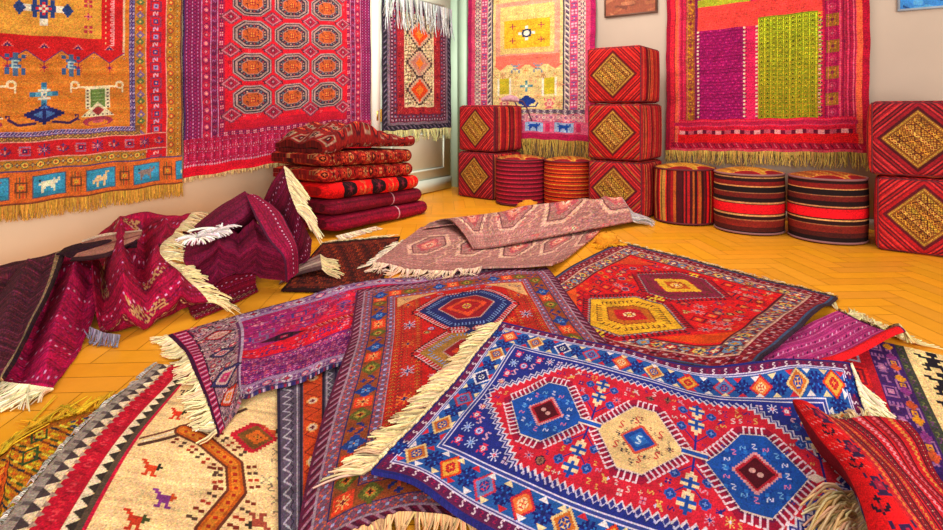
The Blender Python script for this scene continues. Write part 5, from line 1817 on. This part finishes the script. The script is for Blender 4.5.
fringe(o, P[-1], np.array([-.35, -1, 0]), .10, 'F2DCB4', 190, .004, .25, 6, True, 0, 52, lift=.012)
stamp(P)
dk = Cv(130, 140, '5C2838')
for y in range(0, 140, 3):
    dk.rect(0, y, 130, y + 1, ['6C3044', '4C2430', '7C3850'][(y // 3) % 3])
dk.rect(118, 0, 124, 140, 'A08468'); dk.rect(124, 0, 130, 140, '3C2028')
C_ = dk.done(.14, .06, 53)
o, P = heap('crumpled_carpet', [[(-70, 280, .09), (0, 265, .11), (30, 259, .15), (66, 249, .19)], [(-70, 312, .09), (-8, 303, .13), (28, 294, .17), (53, 282, .20)], [(-80, 355, .06), (-18, 345, .10), (10, 335, .13), (34, 320, .16)], [(-100, 408, .02), (-42, 398, .05), (-14, 390, .07), (4, 377, .09)]], C_,
            'dark plum carpet turned face down over the magenta strip, far left', seed=53, sheet=.010, rd=[(30, 265, -20, 380, .04, .04), (10, 268, -50, 360, .03, -.03), (46, 266, 6, 360, .02, -.02)])
stamp(P)
heap('rolled_edge', [[(56, 262, .17), (74, 257, .20), (100, 252, .22), (136, 247, .24)], [(58, 254, .20), (76, 249, .225), (102, 244, .25), (137, 239, .27)], [(64, 248, .205), (80, 243, .23), (104, 239, .25), (138, 235, .27)]], Cv(90, 30, '40202C', 1.0).done(.14, .06, 60), None, o, .003, 60)
C_ = pat_plum(170, 170, 'A8164A', 54)
g_ = np.random.default_rng(8)
for (v0, v1, u0, u1) in ((50, 95, 22, 42), (118, 132, 60, 118), (8, 20, 60, 100), (84, 94, 110, 150)):
    blk = g_.random(((v1 - v0 + 1) // 2, (u1 - u0 + 1) // 2)).repeat(2, 0).repeat(2, 1)[:v1 - v0, :u1 - u0]
    C_[v0:v1, u0:u1][blk > .45] = hx('B88858'); C_[v0:v1, u0:u1][blk > .85] = hx('6C1C38')
o, P = heap('crumpled_carpet', [[(92, 240, .11), (106, 228, .17), (122, 217, .25), (145, 212, .27), (170, 216, .26), (192, 213, .22)],
                                [(90, 262, .07), (103, 254, .09), (115, 243, .24), (140, 240, .205), (158, 236, .25), (174, 233, .22)],
                                [(92, 288, .03), (103, 280, .05), (115, 266, .215), (137, 268, .145), (150, 254, .235), (160, 251, .21)],
                                [(95, 312, .03), (108, 304, .07), (122, 290, .16), (142, 285, .155), (164, 277, .165), (182, 274, .14)],
                                [(100, 328, .02), (116, 326, .04), (136, 318, .07), (158, 310, .06), (184, 303, .07), (207, 299, .06)],
                                [(101, 332, .012), (118, 331, .012), (138, 326, .012), (160, 319, .012), (186, 310, .012), (206, 304, .03)]], C_,
            'crumpled magenta carpet with a thick cream fringe, middle of the heap', seed=54, amp=.009, rd=[(120, 228, 124, 312, .022, .05), (142, 222, 148, 300, .03, -.05), (160, 236, 186, 292, .025, .04), (130, 262, 178, 262, .02, -.035), (128, 300, 190, 290, .022, .035), (118, 240, 168, 226, .025, .035)])
fringe(o, P[:-8, -1], np.array([1.0, .05, .12]), .085, 'EFD29C', 420, .0040, .3, 5, False, .03, 54, spread=.35)
fringe(o, np.array([fl(90, 326, .05), fl(104, 332, .04), fl(120, 334, .04)]), np.array([.1, -1, 0]), .03, '8C8498', 50, .003, .3, 4, True, 0, 55, name='grey_fringe')
Cb_ = Cv(70, 40, 'A87868'); Cb_.rect(0, 0, 70, 5, 'D8C0A8'); Cb_.rect(0, 34, 70, 40, '4C2830'); Cb_.rect(0, 16, 70, 20, '8C5450')
heap('folded_corner', [[(82, 240, .24), (108, 233, .26), (142, 230, .28)], [(80, 250, .22), (108, 245, .25), (140, 235, .28)], [(70, 260, .20), (104, 256, .23), (134, 242, .26)]], Cb_.done(.07, .04, 56), None, o, .004, 56)
stamp(P)
C_ = pat_plum(170, 150, '841E48', 57, dots=False, band=False)
o, P = heap('crumpled_carpet', [[(186, 240, .12), (210, 236, .13), (236, 232, .14), (260, 228, .15), (282, 232, .14)],
                                [(183, 249, .19), (208, 241, .21), (236, 236, .225), (262, 234, .23), (287, 243, .19)],
                                [(184, 262, .18), (209, 252, .205), (237, 246, .215), (264, 246, .21), (291, 254, .17)],
                                [(193, 277, .11), (214, 266, .13), (239, 261, .14), (266, 263, .13), (292, 272, .09)],
                                [(203, 299, .03), (222, 287, .035), (246, 279, .04), (268, 279, .04), (288, 284, .02)]], C_,
            'mauve plum carpet humped up beside the folded stack, white tuft on it', seed=57, amp=.010, rd=[(192, 256, 284, 247, .025, .035), (200, 268, 284, 262, .025, -.05), (212, 246, 226, 280, .02, .035), (250, 240, 262, 276, .02, .03), (236, 238, 243, 278, .02, -.03)])
C3 = pat_plum(150, 70, '84204A', 61, dots=False, band=False)
heap('upper_fold', [[(184, 236, .16), (206, 216, .26), (226, 202, .33), (245, 191, .39)], [(190, 238, .215), (214, 221, .29), (234, 208, .345), (251, 196, .385)], [(202, 243, .20), (224, 231, .255), (244, 219, .305), (257, 206, .345)], [(208, 248, .14), (230, 238, .17), (250, 228, .21), (262, 216, .26)]], C3, None, o, .005, 61)
for k_, (tx, ty) in enumerate(((198, 238), (212, 233), (222, 229))):
    tc_ = fl(tx, ty, .275)
    ring_ = np.array([[.016 * math.cos(t), .016 * math.sin(t), 0] for t in np.linspace(0, 6.28, 16)])
    fringe(o, ring_ + tc_, ring_ + [0, -.006, .007], .055, 'F0E0DC', 60, .0055, .4, 3, False, .03, 57 + k_, name='white_tuft', spread=.5)
C2 = pat_plum(150, 60, '9C1C4C', 58, dots=False, band=False)
C2[28:31, ::6] = hx('D8A8C0'); C2[28:31, 1::6] = hx('D8A8C0'); C2[:4] = hx('4C1830'); C2[-4:] = hx('4C1830')
heap('folded_edge', [[(246, 196, .385), (256, 218, .335), (270, 242, .275), (284, 258, .225), (287, 281, .12)], [(252, 194, .395), (269, 208, .36), (283, 232, .305), (292, 248, .255), (294, 276, .13)], [(259, 196, .385), (279, 211, .345), (292, 234, .285), (298, 250, .235), (299, 272, .13)]], C2, None, o, .003, 58)
stamp(P)
C_ = pat_plum(110, 130, '7C1640', 59, dots=True, band=False)
o, P = heap('crumpled_carpet', [[(262, 204, .32), (272, 182, .44), (284, 166, .52)], [(272, 225, .22), (284, 208, .34), (290, 192, .42)], [(284, 254, .12), (295, 236, .22), (300, 216, .32)], [(296, 268, .03), (309, 258, .07), (312, 240, .13)]], C_,
            'plum carpet corner pulled up against the left end of the folded stack', seed=59)
fringe(o, P[:80, -1], np.array([1, -.3, -.5]), .115, 'ECD2A0', 240, .004, .3, 4, False, .05, 59, spread=.35)

# ================================================================ the stack of folded carpets
G_ST = 'folded carpets in the stack'
ta = math.radians(29)
SA = np.array([math.sin(ta), math.cos(ta), 0]); SB = np.array([math.cos(ta), -math.sin(ta), 0])
S0 = fl(332, 241)


def fold_layer(z, th, s0, s1, depth, bshift, C, label, seed, hump=0.0, lumpy=0.0, droop=0.0):
    H, W = C.shape[:2]
    g = np.random.default_rng(seed)
    n = H
    R = th / 2
    arc = math.pi * R
    tot = 2 * depth + arc
    L = np.linspace(0, tot, n)
    prof = []
    for l in L:                                     # over the top, round the fold, back underneath
        if l < depth:
            prof.append((-depth + l - R, R))
        elif l < depth + arc:
            a = math.pi / 2 - (l - depth) / R
            prof.append((-R + R * math.cos(a), R * math.sin(a)))
        else:
            prof.append((-R - (l - depth - arc), -R))
    prof = np.array(prof)
    t = np.minimum(R * .82, .036)
    ip = prof.copy()
    ip[:, 1] *= (R - t) / R
    ip[:, 0] = np.where(prof[:, 0] > -R, -R + (prof[:, 0] + R) * (R - t) / R, prof[:, 0])
    s = np.linspace(s0, s1, W)
    shut = 1 - .93 * np.clip(np.maximum((s0 + .05 - s), (s - s1 + .05)) / .05, 0, 1) ** .5
    w = 0.010 * np.sin(s * 5 + g.uniform(0, 6)) + .006 * np.sin(s * 13 + g.uniform(0, 6))
    rc = .10
    e = np.clip((s - (s1 - rc)) / rc, 0, 1); e2 = np.clip((s0 + .12 - s) / .12, 0, 1)
    w = w - rc * .6 * (1 - np.sqrt(1 - e ** 2 * .98)) - .09 * (1 - np.sqrt(1 - e2 ** 2 * .97))
    sc = 1 - .35 * e ** 4 - .45 * e2 ** 4
    dz = .006 * np.sin(s * 4 + 1) + .03 * (1 - s / 1.1)
    lump = hump * np.exp(-((s - s0 - .30) / .26) ** 2)
    dz = dz - droop * np.clip((s0 + .26 - s) / .26, 0, 1) ** 1.6

    def build(pr, inner=False):
        P = np.zeros((n, W, 3))
        bb = pr[:, :1] + w[None] + bshift
        zz = pr[:, 1:] * sc[None] * (shut[None] if inner else 1)
        up = np.clip(pr[:, 1:] / R + .15, 0, 1)
        zz = zz + up * (lump + lumpy * (np.sin(s * 19 + 1) * .6 + np.sin(s * 31) * .4))[None] + up * lumpy * np.sin(bb * 30 + s[None] * 9)
        bb = bb + lumpy * .8 * np.sin(s * 14 + 2)[None] * np.clip(1 + pr[:, :1] / .2, 0, 1)
        P[:] = S0 + SA * s[None, :, None] + SB * bb[..., None]
        P[..., 2] = z + R + zz + dz[None]
        return P
    O, I = build(prof), build(ip, True)
    V = np.concatenate([O.reshape(-1, 3), I[::2, ::2].reshape(-1, 3)])
    ih, iw = I[::2, ::2].shape[:2]
    Fo = gfaces(n, W, 0, False); Fi = gfaces(ih, iw, n * W, True)
    capv, capf, capc = [], [], []
    o = len(V)
    for col, fp in ((0, False), (W - 1, True)):
        a, b = O[:, col], I[:, col]
        capv += [a, b]; k = len(a)
        i = np.arange(k - 1)
        q = np.stack([o + i, o + i + 1, o + k + i + 1, o + k + i], 1)
        capf.append(q if fp else q[:, ::-1]); o += 2 * k
        capc += [C[:, col] * .7] * 2
    V = np.concatenate([V] + capv); Fq = np.concatenate([Fo, Fi] + capf)
    cc = np.concatenate([C.reshape(-1, 3), C[::2, ::2].reshape(-1, 3) * .8] + capc)
    ob = mesh_obj('folded_carpet', V, Fq, M_PILE, None, cc)
    tag(ob, label, 'carpet', G_ST)
    return ob, O


def pat_fold(base, kind, seed, W=220, H=130):
    c = Cv(W, H, base)
    b = hx(base)
    if kind == 'plain':
        for y in range(0, H, 5):
            c.rect(0, y, W, y + 2, b * [.85, 1.1, .95][(y // 5) % 3])
        c.rect(W * .62, 0, W * .62 + 2, H, 'C8A0A8')
    elif kind == 'blotch':
        for k, x in enumerate(range(40, W, 62)):
            for y in (40, 64, 88):
                c.octo(x, y, 14, 11, '30141C'); c.spr('star', x, y, 2, ['6C2030', '8C3040'])
                c.spr('anchor', x + 32, y, 3.4, ['C85838', 'E08050'])
        c.rect(0, 0, W, 22, '8C1820'); c.rect(0, H - 22, W, H, '8C1820')
    elif kind == 'white':
        for j, y in enumerate(range(6, H, 17)):
            for i, x in enumerate(range(8, W, 19)):
                if i % 2 == 0:
                    c.spr(['vase', 'box'][j % 2], x, y, 1.7, ['A88470', '3C1820', 'B89480'])
                else:
                    c.octo(x, y, 8, 7, '5C1820'); c.spr('flower', x, y, 1.6, ['C84030', '8C2428', 'D88850'])
    else:
        for j, y in enumerate(range(4, H, 10)):
            for i, x in enumerate(range(5, W, 12)):
                c.spr(['quad', 'star', 'ros', 'vine'][(i + j) % 4], x, y, 1.4, [[hx('D8603C'), b * .55, hx('C89060')][(i * 2 + j) % 3], b * .5, hx('D87848')])
    return c.done(.10, .04, seed)


z = 0.004
LAY = [(0, .102, .03, 1.12, .36, .00, pat_fold('96163E', 'plain', 61), 'wine purple folded carpet at the very bottom of the stack'),
       (1, .100, .02, 1.07, .36, -.01, pat_fold('861A38', 'plain', 62), 'dull purple folded carpet, second from the bottom of the stack'),
       (2, .102, .00, 1.02, .37, -.005, pat_fold('E01C1C', 'blotch', 63), 'vivid scarlet folded carpet with dark blotches in the stack'),
       (3, .098, -.02, 0.95, .36, -.03, pat_fold('A82A24', 'small', 64), 'rusty red folded carpet right above the vivid scarlet one'),
       (4, .098, -.03, 0.95, .36, -.02, pat_fold('9C2820', 'small', 65), 'brick red folded carpet directly below the topmost one'),
       (5, .082, -.02, 0.97, .37, -.01, pat_fold('8C2420', 'white', 66), 'topmost dark red carpet of the stack with whitish motifs, humped')]
for i, th, s0, s1, dp, bs, C_, lab in LAY:
    ob, O = fold_layer(z, th, s0, s1, dp, bs, C_, lab, 70 + i, .075 if i == 5 else 0, 
                       .014 if i == 5 else .0, .05 if i == 5 else .0)
    if i == 0:
        fringe(ob, np.array([S0 + SA * .03 + SB * .005 + UP * .03, S0 + SA * .42 + SB * .01 + UP * .02]), SB + SA * .2, .05, 'E8D0B0', 120, .003, .3, 4, True, 0, 71)
    z += th + (.022 if i == 4 else .005)

# ================================================================ camera and light
cam = bpy.data.cameras.new('camera')
cam.sensor_width = 36
cam.lens = F * 36 / 943
cam.shift_y = -(265 - YH) / 943
cam.clip_start = .05
co = bpy.data.objects.new('camera', cam); COL.objects.link(co)
co.location = (0, 0, HC); co.rotation_euler = (math.pi / 2, 0, 0)
sc = bpy.context.scene
sc.camera = co

w = bpy.data.worlds.new('soft_daylight'); sc.world = w; w.use_nodes = True
w.node_tree.nodes['Background'].inputs[0].default_value = (1.0, .96, .9, 1)
w.node_tree.nodes['Background'].inputs[1].default_value = 0.42


def area(name, loc, tgt, size, power, col):
    l = bpy.data.lights.new(name, 'AREA'); l.energy = power; l.size = size; l.color = col; l.shape = 'SQUARE'
    o = bpy.data.objects.new(name, l); COL.objects.link(o); o.location = loc
    d = np.array(tgt, float) - np.array(loc)
    import mathutils
    o.rotation_euler = mathutils.Vector(d).to_track_quat('-Z', 'Y').to_euler()


area('overhead_fill', (0.4, 3.4, 2.85), (0.4, 3.5, 0), 1.8, 35, (1, .94, .85))  # added soft light overhead to give the shading a direction, not a real fixture
area('door_corner_fill', (0.05, 3.9, 2.5), (-0.5, 5.3, 0.4), .7, 22, (1, .97, .9))  # extra light added to brighten the door and its corner, no lamp hangs here
area('camera_side_fill', (0.9, -2.6, 1.7), (0.2, 5.0, 1.0), 3.6, 300, (1, .955, .89))  # added fill from behind the camera, lifts the walls to match the floor
sc.view_settings.view_transform = 'Standard'
sc.view_settings.look = 'None'
sc.view_settings.exposure = 0.28
sc.view_settings.gamma = 1.0
sc.view_settings.use_curve_mapping = False
